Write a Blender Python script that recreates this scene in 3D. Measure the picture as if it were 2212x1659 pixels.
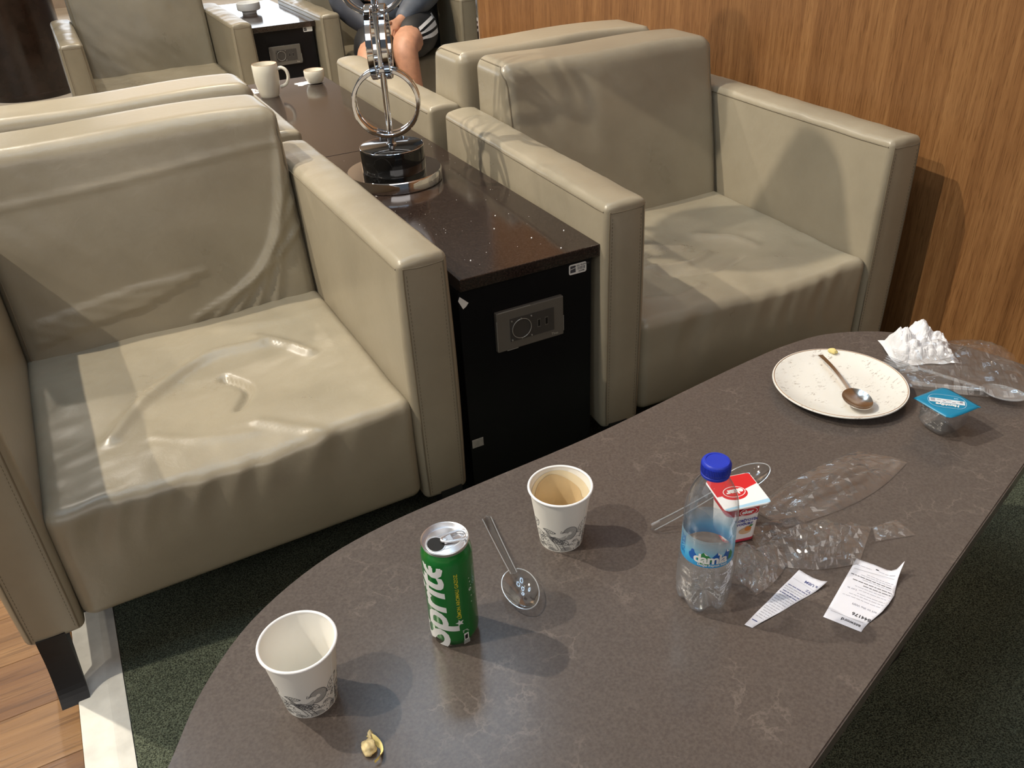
import bpy, bmesh, math, random
import numpy as np
from mathutils import Vector, Matrix, noise
random.seed(7)
C = bpy.context.scene.collection
SC = bpy.context.scene
pi = math.pi
for o in list(bpy.data.objects): bpy.data.objects.remove(o)

# ------------------------------------------------------------------ camera
def cam_axes(yaw, pitch, roll):
    f = Vector((math.sin(yaw)*math.cos(pitch), math.cos(yaw)*math.cos(pitch), -math.sin(pitch)))
    r0 = Vector((math.cos(yaw), -math.sin(yaw), 0)); u0 = r0.cross(f)
    r = r0*math.cos(roll) + u0*math.sin(roll); u = u0*math.cos(roll) - r0*math.sin(roll)
    return r, u, f
CAM = Vector((-.5195, -1.2511, 1.1793))
cr, cu, cf = cam_axes(.4556, .5654, -.0515)
cd = bpy.data.cameras.new('camera'); cam = bpy.data.objects.new('camera', cd); C.objects.link(cam)
cam.matrix_world = Matrix(((cr.x, cu.x, -cf.x, CAM.x), (cr.y, cu.y, -cf.y, CAM.y), (cr.z, cu.z, -cf.z, CAM.z), (0, 0, 0, 1)))
cd.sensor_fit = 'HORIZONTAL'; cd.sensor_width = 36; cd.lens = 1813.3/2212*36; cd.clip_start = .02
SC.camera = cam
SC.view_settings.view_transform = 'Standard'
try: SC.view_settings.look = 'None'
except Exception: pass
SC.view_settings.gamma = 1; SC.view_settings.use_curve_mapping = False
SC.view_settings.exposure = -0.22

# ------------------------------------------------------------------ world and lamps
w = bpy.data.worlds.new('world'); SC.world = w; w.use_nodes = True
w.node_tree.nodes['Background'].inputs[0].default_value = (.80, .90, 1.0, 1)
w.node_tree.nodes['Background'].inputs[1].default_value = .11

def spot(name, loc, target, energy, col, radius, angle, blend=.4):
    l = bpy.data.lights.new(name, 'SPOT'); l.energy = energy; l.color = col; l.shadow_soft_size = radius
    l.spot_size = angle; l.spot_blend = blend
    o = bpy.data.objects.new(name, l); C.objects.link(o); o.location = loc
    o.rotation_euler = (Vector(target)-Vector(loc)).to_track_quat('-Z', 'Y').to_euler(); return o
def area(name, loc, target, energy, col, sx, sy):
    l = bpy.data.lights.new(name, 'AREA'); l.energy = energy; l.color = col; l.shape = 'RECTANGLE'; l.size = sx; l.size_y = sy
    o = bpy.data.objects.new(name, l); C.objects.link(o); o.location = loc
    o.rotation_euler = (Vector(target)-Vector(loc)).to_track_quat('-Z', 'Y').to_euler(); return o
WARM = (1.0, .89, .73)
ZC = 4.20                      # ceiling height
spot('ceiling_spot', (-2.10, 1.60, ZC-.05), (.0, -.1, .4), 760, WARM, .035, 1.5)
spot('ceiling_spot', (-3.20, .15, ZC-.05), (-.1, -.2, .4), 560, WARM, .035, 1.5)
spot('ceiling_spot', (-4.30, .20, ZC-.05), (0, 0, .4), 150, WARM, .05, 1.5)
spot('ceiling_spot', (.55, 3.6, ZC-.05), (.40, 3.3, .4), 420, (1, .84, .64), .05, 1.4)
spot('ceiling_spot', (-1.2, 3.4, ZC-.05), (-.2, 3.0, .4), 300, (1, .9, .78), .05, 1.4)
area('window_and_fill', (-.4, 8.8, 1.15), (-.2, 1.5, .7), 120, (.80, .90, 1.0), 8, 1.1)
area('front_fill', (-.8, -4.2, 3.5), (.1, .4, .5), 75, (1, .94, .88), 4.5, 2.2)  # added broad fill from behind the camera, brightens the chair fronts
spot('back_wall_fill', (.5, 7.6, ZC-.05), (.8, 9.4, 2.2), 420, (1, .82, .62), .05, 1.9)  # added warm spot, lights the invented back wall for its reflection
area('window_and_fill', (-5.5, -1.0, 2.4), (0, 0, .4), 30, (.78, .89, 1.0), 4, 2.0)  # added cool fill from the left, stands for no known window

# ------------------------------------------------------------------ materials
def lin(h):
    if isinstance(h, str):
        h = h.lstrip('#'); v = [int(h[i:i+2], 16)/255 for i in (0, 2, 4)]
        return tuple(x/12.92 if x <= .04045 else ((x+.055)/1.055)**2.4 for x in v)
    return tuple(h)
class NT:
    def __init__(s, name):
        s.m = bpy.data.materials.new(name); s.m.use_nodes = True; s.t = s.m.node_tree
        s.b = s.t.nodes['Principled BSDF']; s.o = s.t.nodes['Material Output']
    def n(s, t, **k):
        nd = s.t.nodes.new(t)
        for a, v in k.items():
            if a.startswith('i_'):
                key = a[2:]; key = int(key) if key.isdigit() else key.replace('_', ' ')
                nd.inputs[key].default_value = v
            else: setattr(nd, a, v)
        return nd
    def l(s, a, b): s.t.links.new(a, b)
    def ramp(s, fac, stops):
        r = s.n('ShaderNodeValToRGB'); e = r.color_ramp.elements
        while len(e) < len(stops): e.new(.5)
        for q, (p, c) in zip(e, stops): q.position = p; q.color = (*c, 1) if len(c) == 3 else c
        s.l(fac, r.inputs[0]); return r.outputs[0]
    def mix(s, fac, a, b):
        m = s.n('ShaderNodeMix', data_type='RGBA')
        for k, v in ((0, fac), (6, a), (7, b)):
            if hasattr(v, 'links'): s.l(v, m.inputs[k])
            elif k == 0: m.inputs[0].default_value = v
            else: m.inputs[k].default_value = (*v, 1)
        return m.outputs[2]
def pmat(name, col, rough=.5, metal=0, spec=.5, var=.08, vscale=14, bump=0, bscale=300, coat=0, trans=0, ior=1.45, stretch=None, sss=0):
    t = NT(name); b = t.b
    col = lin(col)
    tc = t.n('ShaderNodeTexCoord'); src = tc.outputs['Object']
    if stretch:
        mp = t.n('ShaderNodeMapping'); mp.inputs['Scale'].default_value = stretch; t.l(src, mp.inputs[0]); src = mp.outputs[0]
    nz = t.n('ShaderNodeTexNoise', i_Scale=vscale, i_Detail=5.0); t.l(src, nz.inputs['Vector'])
    lo = tuple(c*(1-var) for c in col); hi = tuple(min(1, c*(1+var)) for c in col)
    t.l(t.ramp(nz.outputs[0], [(.3, lo), (.7, hi)]), b.inputs['Base Color'])
    b.inputs['Roughness'].default_value = rough; b.inputs['Metallic'].default_value = metal
    b.inputs['Specular IOR Level'].default_value = spec; b.inputs['Coat Weight'].default_value = coat
    b.inputs['Transmission Weight'].default_value = trans; b.inputs['IOR'].default_value = ior
    if sss:
        b.inputs['Subsurface Weight'].default_value = sss; b.inputs['Subsurface Radius'].default_value = (.01, .004, .002)
    if bump:
        n2 = t.n('ShaderNodeTexNoise', i_Scale=bscale, i_Detail=3.0); t.l(src, n2.inputs['Vector'])
        bp = t.n('ShaderNodeBump', i_Strength=bump, i_Distance=.002); t.l(n2.outputs[0], bp.inputs['Height']); t.l(bp.outputs[0], b.inputs['Normal'])
    return t.m
def thin_clear(name, base=.05, edge=.75, power=3.0, rough=.05, tint=(1, 1, 1), bump=0, bscale=60, haze=0, hazecol=(.8, .85, .9)):
    """thin clear plastic film: light passes straight through, the surface mirrors more towards grazing angles"""
    t = NT(name)
    tr = t.n('ShaderNodeBsdfTransparent'); tr.inputs[0].default_value = (*tint, 1)
    gl = t.n('ShaderNodeBsdfGlossy'); gl.inputs['Roughness'].default_value = rough
    lw = t.n('ShaderNodeLayerWeight', i_Blend=.5)
    p = t.n('ShaderNodeMath', operation='POWER'); p.inputs[1].default_value = power; t.l(lw.outputs['Facing'], p.inputs[0])
    ma = t.n('ShaderNodeMath', operation='MULTIPLY_ADD'); ma.inputs[1].default_value = edge; ma.inputs[2].default_value = base; t.l(p.outputs[0], ma.inputs[0])
    mx = t.n('ShaderNodeMixShader'); t.l(ma.outputs[0], mx.inputs[0]); t.l(tr.outputs[0], mx.inputs[1]); t.l(gl.outputs[0], mx.inputs[2])
    out = mx.outputs[0]
    if bump:
        tc = t.n('ShaderNodeTexCoord'); nz = t.n('ShaderNodeTexNoise', i_Scale=bscale, i_Detail=4.0); t.l(tc.outputs['Object'], nz.inputs['Vector'])
        bp = t.n('ShaderNodeBump', i_Strength=bump, i_Distance=.004); t.l(nz.outputs[0], bp.inputs['Height'])
        t.l(bp.outputs[0], gl.inputs['Normal']); t.l(bp.outputs[0], lw.inputs['Normal'])
    if haze:
        df = t.n('ShaderNodeBsdfDiffuse'); df.inputs[0].default_value = (*hazecol, 1)
        m2 = t.n('ShaderNodeMixShader'); m2.inputs[0].default_value = haze; t.l(out, m2.inputs[1]); t.l(df.outputs[0], m2.inputs[2]); out = m2.outputs[0]
    t.l(out, t.o.inputs[0]); return t.m

def leather(name, c):
    t = NT(name); b = t.b; c = lin(c)
    tc = t.n('ShaderNodeTexCoord')
    nz = t.n('ShaderNodeTexNoise', i_Scale=5.0, i_Detail=6.0, i_Roughness=.6); t.l(tc.outputs['Object'], nz.inputs['Vector'])
    t.l(t.ramp(nz.outputs[0], [(.3, tuple(x*.88 for x in c)), (.7, tuple(x*1.08 for x in c))]), b.inputs['Base Color'])
    vo = t.n('ShaderNodeTexVoronoi', i_Scale=650.0); t.l(tc.outputs['Object'], vo.inputs['Vector'])
    n2 = t.n('ShaderNodeTexNoise', i_Scale=38.0, i_Detail=5.0, i_Distortion=1.2); t.l(tc.outputs['Object'], n2.inputs['Vector'])
    ad = t.n('ShaderNodeMath', operation='MULTIPLY_ADD'); ad.inputs[1].default_value = .12; t.l(vo.outputs[0], ad.inputs[0]); t.l(n2.outputs[0], ad.inputs[2])
    bp = t.n('ShaderNodeBump', i_Strength=.13, i_Distance=.003); t.l(ad.outputs[0], bp.inputs['Height']); t.l(bp.outputs[0], b.inputs['Normal'])
    t.l(t.ramp(nz.outputs[0], [(.3, (.27,)*3), (.75, (.37,)*3)]), b.inputs['Roughness'])
    b.inputs['Specular IOR Level'].default_value = .5
    return t.m
M = {}
M['leather'] = leather('beige_leather', (.300, .262, .192))
M['leather2'] = leather('worn_beige_leather', (.225, .195, .138))
M['seam'] = pmat('seam_thread', (.17, .14, .095), .6)
M['black_leg'] = pmat('black_metal', (.012, .012, .013), .42, spec=.4)
M['black_lam'] = pmat('black_laminate', (.006, .006, .007), .30, spec=.28, bump=.05)
M['chrome'] = pmat('chrome', (.78, .78, .80), .06, metal=1, var=.02)
M['steel'] = pmat('steel', (.62, .60, .57), .16, metal=1, var=.03)
M['alu'] = pmat('aluminium', (.74, .75, .78), .36, metal=1, var=.03)
M['white_paper'] = pmat('white_paper', (.80, .785, .74), .6, var=.02, spec=.25)
M['print_grey'] = pmat('grey_print', (.06, .06, .07), .7, var=.05)
M['print_blue'] = pmat('blue_print', (.055, .07, .20), .7, var=.05)
M['print_soft'] = pmat('pale_print', (.33, .34, .40), .7, var=.05)
M['can_green'] = pmat('green_metallic_paint', (.004, .19, .030), .26, metal=.35, var=.05, coat=.5)
M['can_white'] = pmat('white_ink', (.74, .76, .76), .35, var=.02)
M['yellow_ink'] = pmat('yellow_ink', (.62, .58, .03), .4)
M['dark'] = pmat('dark_hole', (.003, .003, .003), .6)
M['cap_blue'] = pmat('blue_plastic_cap', (.014, .035, .42), .45, var=.04)
M['pet'] = thin_clear('clear_pet', .075, .85, 2.8, .03, (.985, .99, .995), haze=.012)
M['pet_base'] = thin_clear('ribbed_clear_pet', .15, .8, 1.8, .05, (.97, .98, .985), bump=.5, bscale=75, haze=.05)
M['clear_ps'] = thin_clear('clear_polystyrene', .055, .9, 2.0, .04, (.96, .965, .97))
M['ps_edge'] = thin_clear('polystyrene_edge', .30, .7, 1.5, .10, (.9, .91, .92), haze=.25)
M['cloudy_ps'] = thin_clear('clear_polystyrene_in_wrapper', .12, .9, 1.6, .06, (.9, .91, .92), haze=.12)
M['film_thin'] = thin_clear('thin_cellophane', .06, .7, 2.6, .05, (.99, .99, .99), bump=.3, bscale=60, haze=.015)
M['film'] = thin_clear('cellophane', .10, .8, 2.2, .06, (.985, .985, .985), bump=.3, bscale=60, haze=.025)
M['cup_clear'] = thin_clear('thin_clear_cup', .16, .85, 1.6, .03, (.97, .98, .98), bump=.3, bscale=110, haze=.06)
M['water'] = pmat('water', (1, 1, 1), .02, trans=1, ior=1.33, var=0)
M['ceramic'] = pmat('cream_glazed_ceramic', (.70, .67, .57), .25, var=.03)
M['ceramic_rim'] = pmat('tan_glaze_rim', (.36, .22, .12), .35)
M['porcelain'] = pmat('white_porcelain', (.78, .78, .76), .2, var=.02)
M['napkin'] = pmat('white_tissue', (.74, .74, .76), .8, var=.04, bump=.3, bscale=160)
M['receipt'] = pmat('receipt_paper', (.68, .69, .76), .55, var=.02)
M['red'] = pmat('red_print', (.55, .018, .022), .35)
M['white_plastic'] = pmat('white_plastic', (.78, .78, .79), .35, var=.02)
M['skyblue'] = pmat('pale_blue_print', (.36, .58, .75), .4)
M['blue_ink'] = pmat('blue_ink', (.02, .03, .28), .5)
M['orange'] = pmat('orange_food', (.62, .21, .045), .5, sss=.1)
M['green_leaf'] = pmat('green_ink', (.03, .22, .06), .5)
M['mid_blue'] = pmat('mid_blue_ink', (.008, .10, .42), .4)
M['teal'] = pmat('teal_foil', (.006, .20, .36), .35, var=.06)
M['label_strip'] = pmat('pale_label_strip', (.66, .70, .74), .45)
M['cheese'] = pmat('pale_yellow_food', (.72, .60, .24), .5, sss=.1)
M['kernel'] = pmat('pale_kernel', (.62, .50, .27), .5, vscale=150, var=.3, bump=.3, sss=.15)
M['plate_grey'] = pmat('grey_socket_plastic', (.115, .105, .09), .38, spec=.4, var=.05)
M['plate_dark'] = pmat('dark_socket_plastic', (.055, .05, .045), .35, spec=.4)
M['worn_edge'] = pmat('worn_bright_edge', (.55, .53, .48), .4, metal=.6)
M['sticker'] = pmat('white_sticker', (.74, .74, .72), .5)
M['tape_silver'] = pmat('silver_tape', (.42, .41, .38), .4, metal=.3, var=.2, vscale=80)
M['skin'] = pmat('skin', (.44, .225, .14), .5, var=.14, vscale=30, sss=.12, bump=.1)
M['hair'] = pmat('dark_hair', (.02, .014, .01), .5)
M['jacket'] = pmat('charcoal_jacket', (.028, .031, .042), .6, var=.25, vscale=9)
M['sleeve'] = pmat('slate_grey_sleeve', (.085, .097, .12), .55, var=.2, vscale=14)
M['shorts'] = pmat('black_shorts', (.005, .005, .006), .6, var=.3)
M['white_ink'] = pmat('white_fabric_print', (.75, .74, .74), .6)
M['shoe'] = pmat('dark_shoe', (.05, .05, .055), .6)
M['cream_strip'] = pmat('cream_painted_strip', (.66, .65, .60), .5, var=.12, vscale=30)
M['added_wall'] = pmat('warm_beige_plaster', (.50, .40, .31), .8)
M['ceiling'] = pmat('white_ceiling', (.62, .61, .58), .8)
M['column'] = pmat('dark_brown_gloss', (.020, .011, .007), .16, spec=.5, var=.3)
M['bowl'] = pmat('white_bowl', (.80, .80, .78), .25, var=.02)

def carpet_mat():
    t = NT('dark_green_carpet'); b = t.b; tc = t.n('ShaderNodeTexCoord')
    n1 = t.n('ShaderNodeTexNoise', i_Scale=6.0, i_Detail=5.0); t.l(tc.outputs['Object'], n1.inputs['Vector'])
    n2 = t.n('ShaderNodeTexNoise', i_Scale=420.0, i_Detail=3.0); t.l(tc.outputs['Object'], n2.inputs['Vector'])
    a = t.ramp(n1.outputs[0], [(.3, (.080, .094, .070)), (.7, (.118, .134, .098))])
    f = t.ramp(n2.outputs[0], [(.35, (.3, .3, .3)), (.7, (1.8, 1.8, 1.7))])
    mu = t.n('ShaderNodeMix', data_type='RGBA', blend_type='MULTIPLY'); mu.inputs[0].default_value = 1
    t.l(a, mu.inputs[6]); t.l(f, mu.inputs[7]); t.l(mu.outputs[2], b.inputs['Base Color'])
    b.inputs['Roughness'].default_value = .95; b.inputs['Specular IOR Level'].default_value = .1
    bp = t.n('ShaderNodeBump', i_Strength=.9, i_Distance=.006); t.l(n2.outputs[0], bp.inputs['Height']); t.l(bp.outputs[0], b.inputs['Normal'])
    return t.m
M['carpet'] = carpet_mat()
def quartz_table():
    t = NT('brown_quartz_with_pale_veins'); b = t.b; tc = t.n('ShaderNodeTexCoord'); src = tc.outputs['Object']
    dn = t.n('ShaderNodeTexNoise', i_Scale=9.0, i_Detail=6.0, i_Roughness=.65); t.l(src, dn.inputs['Vector'])
    va = t.n('ShaderNodeVectorMath', operation='MULTIPLY_ADD'); va.inputs[1].default_value = (.13, .13, .13); t.l(dn.outputs['Color'], va.inputs[0]); t.l(src, va.inputs[2])
    vo = t.n('ShaderNodeTexVoronoi', feature='DISTANCE_TO_EDGE', i_Scale=24.0); t.l(va.outputs[0], vo.inputs['Vector'])
    vein = t.ramp(vo.outputs['Distance'], [(0, (1, 1, 1)), (.06, (0, 0, 0))])
    mk = t.n('ShaderNodeTexNoise', i_Scale=16.0, i_Detail=4.0); t.l(src, mk.inputs['Vector'])
    mask = t.ramp(mk.outputs[0], [(.50, (0, 0, 0)), (.66, (1, 1, 1))])
    ml = t.n('ShaderNodeMath', operation='MULTIPLY'); t.l(vein, ml.inputs[0]); t.l(mask, ml.inputs[1])
    m2 = t.n('ShaderNodeMath', operation='MULTIPLY'); m2.inputs[1].default_value = .26; t.l(ml.outputs[0], m2.inputs[0])
    n3 = t.n('ShaderNodeTexNoise', i_Scale=300.0, i_Detail=2.0); t.l(src, n3.inputs['Vector'])
    base = t.ramp(n3.outputs[0], [(.3, (.074, .061, .055)), (.7, (.100, .084, .076))])
    t.l(t.mix(m2.outputs[0], base, (.26, .22, .19)), b.inputs['Base Color'])
    b.inputs['Roughness'].default_value = .2; b.inputs['Specular IOR Level'].default_value = .45
    bp = t.n('ShaderNodeBump', i_Strength=.04, i_Distance=.001); t.l(n3.outputs[0], bp.inputs['Height']); t.l(bp.outputs[0], b.inputs['Normal'])
    return t.m
M['quartz'] = quartz_table()
def granite():
    t = NT('polished_dark_speckled_stone'); b = t.b; tc = t.n('ShaderNodeTexCoord'); src = tc.outputs['Object']
    n = t.n('ShaderNodeTexNoise', i_Scale=260.0, i_Detail=3.0); t.l(src, n.inputs['Vector'])
    t.l(t.ramp(n.outputs[0], [(.40, (.018, .012, .010)), (.58, (.030, .020, .016)), (.70, (.050, .034, .027))]), b.inputs['Base Color'])
    b.inputs['Roughness'].default_value = .11; b.inputs['Specular IOR Level'].default_value = .55
    return t.m
M['granite'] = granite()
def wood(name, c1, c2, c3, axis, scale=1.0, rough=.42):
    """grain runs along the given axis (0, 1, 2)"""
    t = NT(name); b = t.b; tc = t.n('ShaderNodeTexCoord')
    s = [26.0*scale]*3; s[axis] = 1.1*scale
    mp = t.n('ShaderNodeMapping'); mp.inputs['Scale'].default_value = s; t.l(tc.outputs['Object'], mp.inputs[0])
    oi = t.n('ShaderNodeObjectInfo'); 
    va = t.n('ShaderNodeVectorMath', operation='ADD'); t.l(mp.outputs[0], va.inputs[0])
    cx = t.n('ShaderNodeCombineXYZ'); m1 = t.n('ShaderNodeMath', operation='MULTIPLY'); m1.inputs[1].default_value = 71; t.l(oi.outputs['Random'], m1.inputs[0])
    for k in range(3): t.l(m1.outputs[0], cx.inputs[k])
    t.l(cx.outputs[0], va.inputs[1])
    n1 = t.n('ShaderNodeTexNoise', i_Scale=1.0, i_Detail=7.0, i_Roughness=.62, i_Distortion=.6); t.l(va.outputs[0], n1.inputs['Vector'])
    n2 = t.n('ShaderNodeTexNoise', i_Scale=.22, i_Detail=3.0); t.l(va.outputs[0], n2.inputs['Vector'])
    n3 = t.n('ShaderNodeTexNoise', i_Scale=7.0, i_Detail=2.0); t.l(va.outputs[0], n3.inputs['Vector'])
    a = t.n('ShaderNodeMath', operation='MULTIPLY_ADD'); a.inputs[1].default_value = .55; t.l(n1.outputs[0], a.inputs[0])
    a2 = t.n('ShaderNodeMath', operation='MULTIPLY'); a2.inputs[1].default_value = .45; t.l(n2.outputs[0], a2.inputs[0]); t.l(a2.outputs[0], a.inputs[2])
    col = t.ramp(a.outputs[0], [(.34, c1), (.5, c2), (.66, c3)])
    pore = t.ramp(n3.outputs[0], [(.36, (.62, .58, .52)), (.46, (1, 1, 1))])
    mu = t.n('ShaderNodeMix', data_type='RGBA', blend_type='MULTIPLY'); mu.inputs[0].default_value = .8
    t.l(col, mu.inputs[6]); t.l(pore, mu.inputs[7]); t.l(mu.outputs[2], b.inputs['Base Color'])
    b.inputs['Roughness'].default_value = rough; b.inputs['Specular IOR Level'].default_value = .35
    bp = t.n('ShaderNodeBump', i_Strength=.12, i_Distance=.002); t.l(n3.outputs[0], bp.inputs['Height']); t.l(bp.outputs[0], b.inputs['Normal'])
    return t.m
M['wall_wood'] = wood('vertical_grain_teak_veneer', (.140, .062, .022), (.205, .096, .035), (.275, .138, .053), 2, 2.8, .38)
M['plank_a'] = wood('warm_walnut_plank', (.075, .030, .011), (.15, .068, .024), (.225, .115, .044), 0, .8, .36)
M['plank_b'] = wood('honey_walnut_plank', (.13, .060, .020), (.215, .110, .040), (.28, .158, .064), 0, .8, .36)
M['tile'] = pmat('beige_stone_floor', (.52, .46, .38), .35, var=.08, vscale=6)
def specks():
    t = NT('speckled_stoneware'); b = t.b; tc = t.n('ShaderNodeTexCoord'); src = tc.outputs['Object']
    mp = t.n('ShaderNodeMapping'); mp.inputs['Scale'].default_value = (95, 200, 95); mp.inputs['Rotation'].default_value = (0, 0, .5); t.l(src, mp.inputs[0])
    n = t.n('ShaderNodeTexNoise', i_Scale=1.0, i_Detail=5.0, i_Roughness=.75); t.l(mp.outputs[0], n.inputs['Vector'])
    n2 = t.n('ShaderNodeTexNoise', i_Scale=38.0, i_Detail=1.0); t.l(src, n2.inputs['Vector'])
    s1 = t.ramp(n.outputs[0], [(.56, (0, 0, 0)), (.64, (1, 1, 1))]); s2 = t.ramp(n2.outputs[0], [(.47, (0, 0, 0)), (.57, (1, 1, 1))])
    m = t.n('ShaderNodeMath', operation='MULTIPLY'); t.l(s1, m.inputs[0]); t.l(s2, m.inputs[1])
    m3 = t.n('ShaderNodeMath', operation='MULTIPLY'); m3.inputs[1].default_value = .6; t.l(m.outputs[0], m3.inputs[0])
    t.l(t.mix(m3.outputs[0], (.74, .73, .69), (.17, .11, .07)), b.inputs['Base Color'])
    b.inputs['Roughness'].default_value = .18
    return t.m
M['speck'] = specks()
def marble():
    t = NT('black_marble'); b = t.b; tc = t.n('ShaderNodeTexCoord'); src = tc.outputs['Object']
    n = t.n('ShaderNodeTexNoise', i_Scale=9.0, i_Detail=4.0, i_Distortion=1.0); t.l(src, n.inputs['Vector'])
    t.l(t.ramp(n.outputs[0], [(.49, (.006, .006, .006)), (.5, (.018, .018, .018)), (.508, (.006, .006, .006))]), b.inputs['Base Color'])
    b.inputs['Roughness'].default_value = .08; return t.m
M['marble'] = marble()
def emis(name, col, s):
    t = NT(name); t.b.inputs['Emission Color'].default_value = (*col, 1); t.b.inputs['Emission Strength'].default_value = s
    t.b.inputs['Base Color'].default_value = (.8, .8, .8, 1); return t.m
M['ring_glow'] = emis('cool_led_ring', (.55, .77, 1.0), 19)
M['lamp_glow'] = emis('warm_downlight', (1.0, .85, .6), 40)

# ------------------------------------------------------------------ mesh helpers
def mesh_obj(name, V, F, mat, parent=None, smooth=True, loc=None):
    me = bpy.data.meshes.new(name); me.from_pydata([tuple(map(float, v)) for v in V], [], [tuple(int(i) for i in f) for f in F]); me.update()
    if smooth: me.polygons.foreach_set('use_smooth', [True]*len(me.polygons))
    mats = mat if isinstance(mat, (list, tuple)) else [mat]
    for m in mats: me.materials.append(m)
    o = bpy.data.objects.new(name, me); C.objects.link(o)
    if parent: o.parent = parent
    if loc is not None: o.location = loc
    return o
def autosmooth(o, ang=.6):
    me = o.data
    bm = bmesh.new(); bm.from_mesh(me)
    for e in bm.edges:
        if len(e.link_faces) == 2 and e.calc_face_angle(0) > ang: e.smooth = False
    bm.to_mesh(me); bm.free(); return o
class MB:
    def __init__(s): s.V = []; s.F = []
    def add(s, V, F, T=None):
        k = len(s.V)
        for v in V: s.V.append(tuple(T @ Vector(v)) if T is not None else tuple(v))
        for f in F: s.F.append([i+k for i in f])
        return s
    def box(s, a, b, T=None):
        (x0, y0, z0), (x1, y1, z1) = a, b
        V = [(x0, y0, z0), (x1, y0, z0), (x1, y1, z0), (x0, y1, z0), (x0, y0, z1), (x1, y0, z1), (x1, y1, z1), (x0, y1, z1)]
        return s.add(V, [(0, 3, 2, 1), (4, 5, 6, 7), (0, 1, 5, 4), (1, 2, 6, 5), (2, 3, 7, 6), (3, 0, 4, 7)], T)
    def bbox(s, a, b, r=.003, seg=2, T=None):
        bm = bmesh.new(); bmesh.ops.create_cube(bm, size=1)
        for v in bm.verts:
            v.co = Vector([(a[i]+b[i])/2+v.co[i]*(b[i]-a[i]) for i in range(3)])
        bmesh.ops.bevel(bm, geom=bm.edges[:], offset=r, segments=seg, affect='EDGES', profile=.5)
        bm.verts.index_update()
        s.add([v.co[:] for v in bm.verts], [[v.index for v in f.verts] for f in bm.faces], T); bm.free(); return s
    def tube(s, pts, r, n=8, closed=False, T=None, cap=True):
        P = [Vector(p) for p in pts]; N = len(P); R = r if isinstance(r, (list, tuple)) else [r]*N
        V = []; F = []; up = None
        for i, p in enumerate(P):
            if closed: d = P[(i+1) % N]-P[i-1]
            else: d = P[min(i+1, N-1)]-P[max(i-1, 0)]
            d.normalize()
            if up is None: up = Vector((0, 0, 1)) if abs(d.z) < .9 else Vector((1, 0, 0))
            x = up.cross(d).normalized(); y = d.cross(x).normalized(); up = y
            for k in range(n):
                a = 2*pi*k/n; V.append(p+(x*math.cos(a)+y*math.sin(a))*R[i])
        for i in range(N if closed else N-1):
            j = (i+1) % N
            for k in range(n): F.append((i*n+k, i*n+(k+1) % n, j*n+(k+1) % n, j*n+k))
        if cap and not closed: F.append(tuple(range(n-1, -1, -1))); F.append(tuple((N-1)*n+k for k in range(n)))
        return s.add(V, F, T)
    def lathe(s, prof, n=48, T=None):
        V = []; F = []; m = len(prof); idx = []
        for (r, z) in prof:
            if r < 1e-6: idx.append([len(V)]*n); V.append((0, 0, z))
            else:
                idx.append(list(range(len(V), len(V)+n)))
                for k in range(n): a = 2*pi*k/n; V.append((r*math.cos(a), r*math.sin(a), z))
        for i in range(m-1):
            A, B = idx[i], idx[i+1]
            for k in range(n):
                f = [A[k], A[(k+1) % n], B[(k+1) % n], B[k]]; g = []
                for q in f:
                    if q not in g: g.append(q)
                if len(g) > 2: F.append(g)
        return s.add(V, F, T)
    def prism(s, poly, z0, z1, T=None):
        n = len(poly); V = [(x, y, z0) for x, y in poly]+[(x, y, z1) for x, y in poly]
        F = [tuple(range(n-1, -1, -1)), tuple(range(n, 2*n))]+[(i, (i+1) % n, n+(i+1) % n, n+i) for i in range(n)]
        return s.add(V, F, T)
    def torus(s, R, r, n=48, m=10, T=None, sq=None):
        V = []; F = []
        for i in range(n):
            a = 2*pi*i/n
            for k in range(m):
                b = 2*pi*k/m; rr = R+r*math.cos(b); V.append((rr*math.cos(a), rr*math.sin(a), r*math.sin(b)))
        for i in range(n):
            for k in range(m): F.append((i*m+k, ((i+1) % n)*m+k, ((i+1) % n)*m+(k+1) % m, i*m+(k+1) % m))
        return s.add(V, F, T)
    def build(s, name, mat, parent=None, smooth=True, auto=.6, loc=None):
        o = mesh_obj(name, s.V, s.F, mat, parent, smooth, loc)
        if smooth and auto: autosmooth(o, auto)
        return o
def T_(loc=(0, 0, 0), rz=0, rx=0, ry=0):
    return Matrix.Translation(loc) @ Matrix.Rotation(rz, 4, 'Z') @ Matrix.Rotation(ry, 4, 'Y') @ Matrix.Rotation(rx, 4, 'X')
def tag(o, label=None, cat=None, group=None, kind=None):
    if label: o['label'] = label
    if cat: o['category'] = cat
    if group: o['group'] = group
    if kind: o['kind'] = kind
    return o
def thing(name, label, cat, loc=(0, 0, 0), rz=0, group=None):
    o = bpy.data.objects.new(name, None); C.objects.link(o); o.location = loc; o.rotation_euler = (0, 0, rz)
    o.empty_display_size = .05
    return tag(o, label, cat, group)
def dup(root, loc, rz, label, group=None):
    r = root.copy(); C.objects.link(r); r.location = loc; r.rotation_euler = (0, 0, rz); r['label'] = label
    if group: r['group'] = group
    for ch in list(root.children):
        c = ch.copy(); C.objects.link(c); c.parent = r
        for g in list(ch.children):
            d = g.copy(); C.objects.link(d); d.parent = c
    return r
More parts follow.
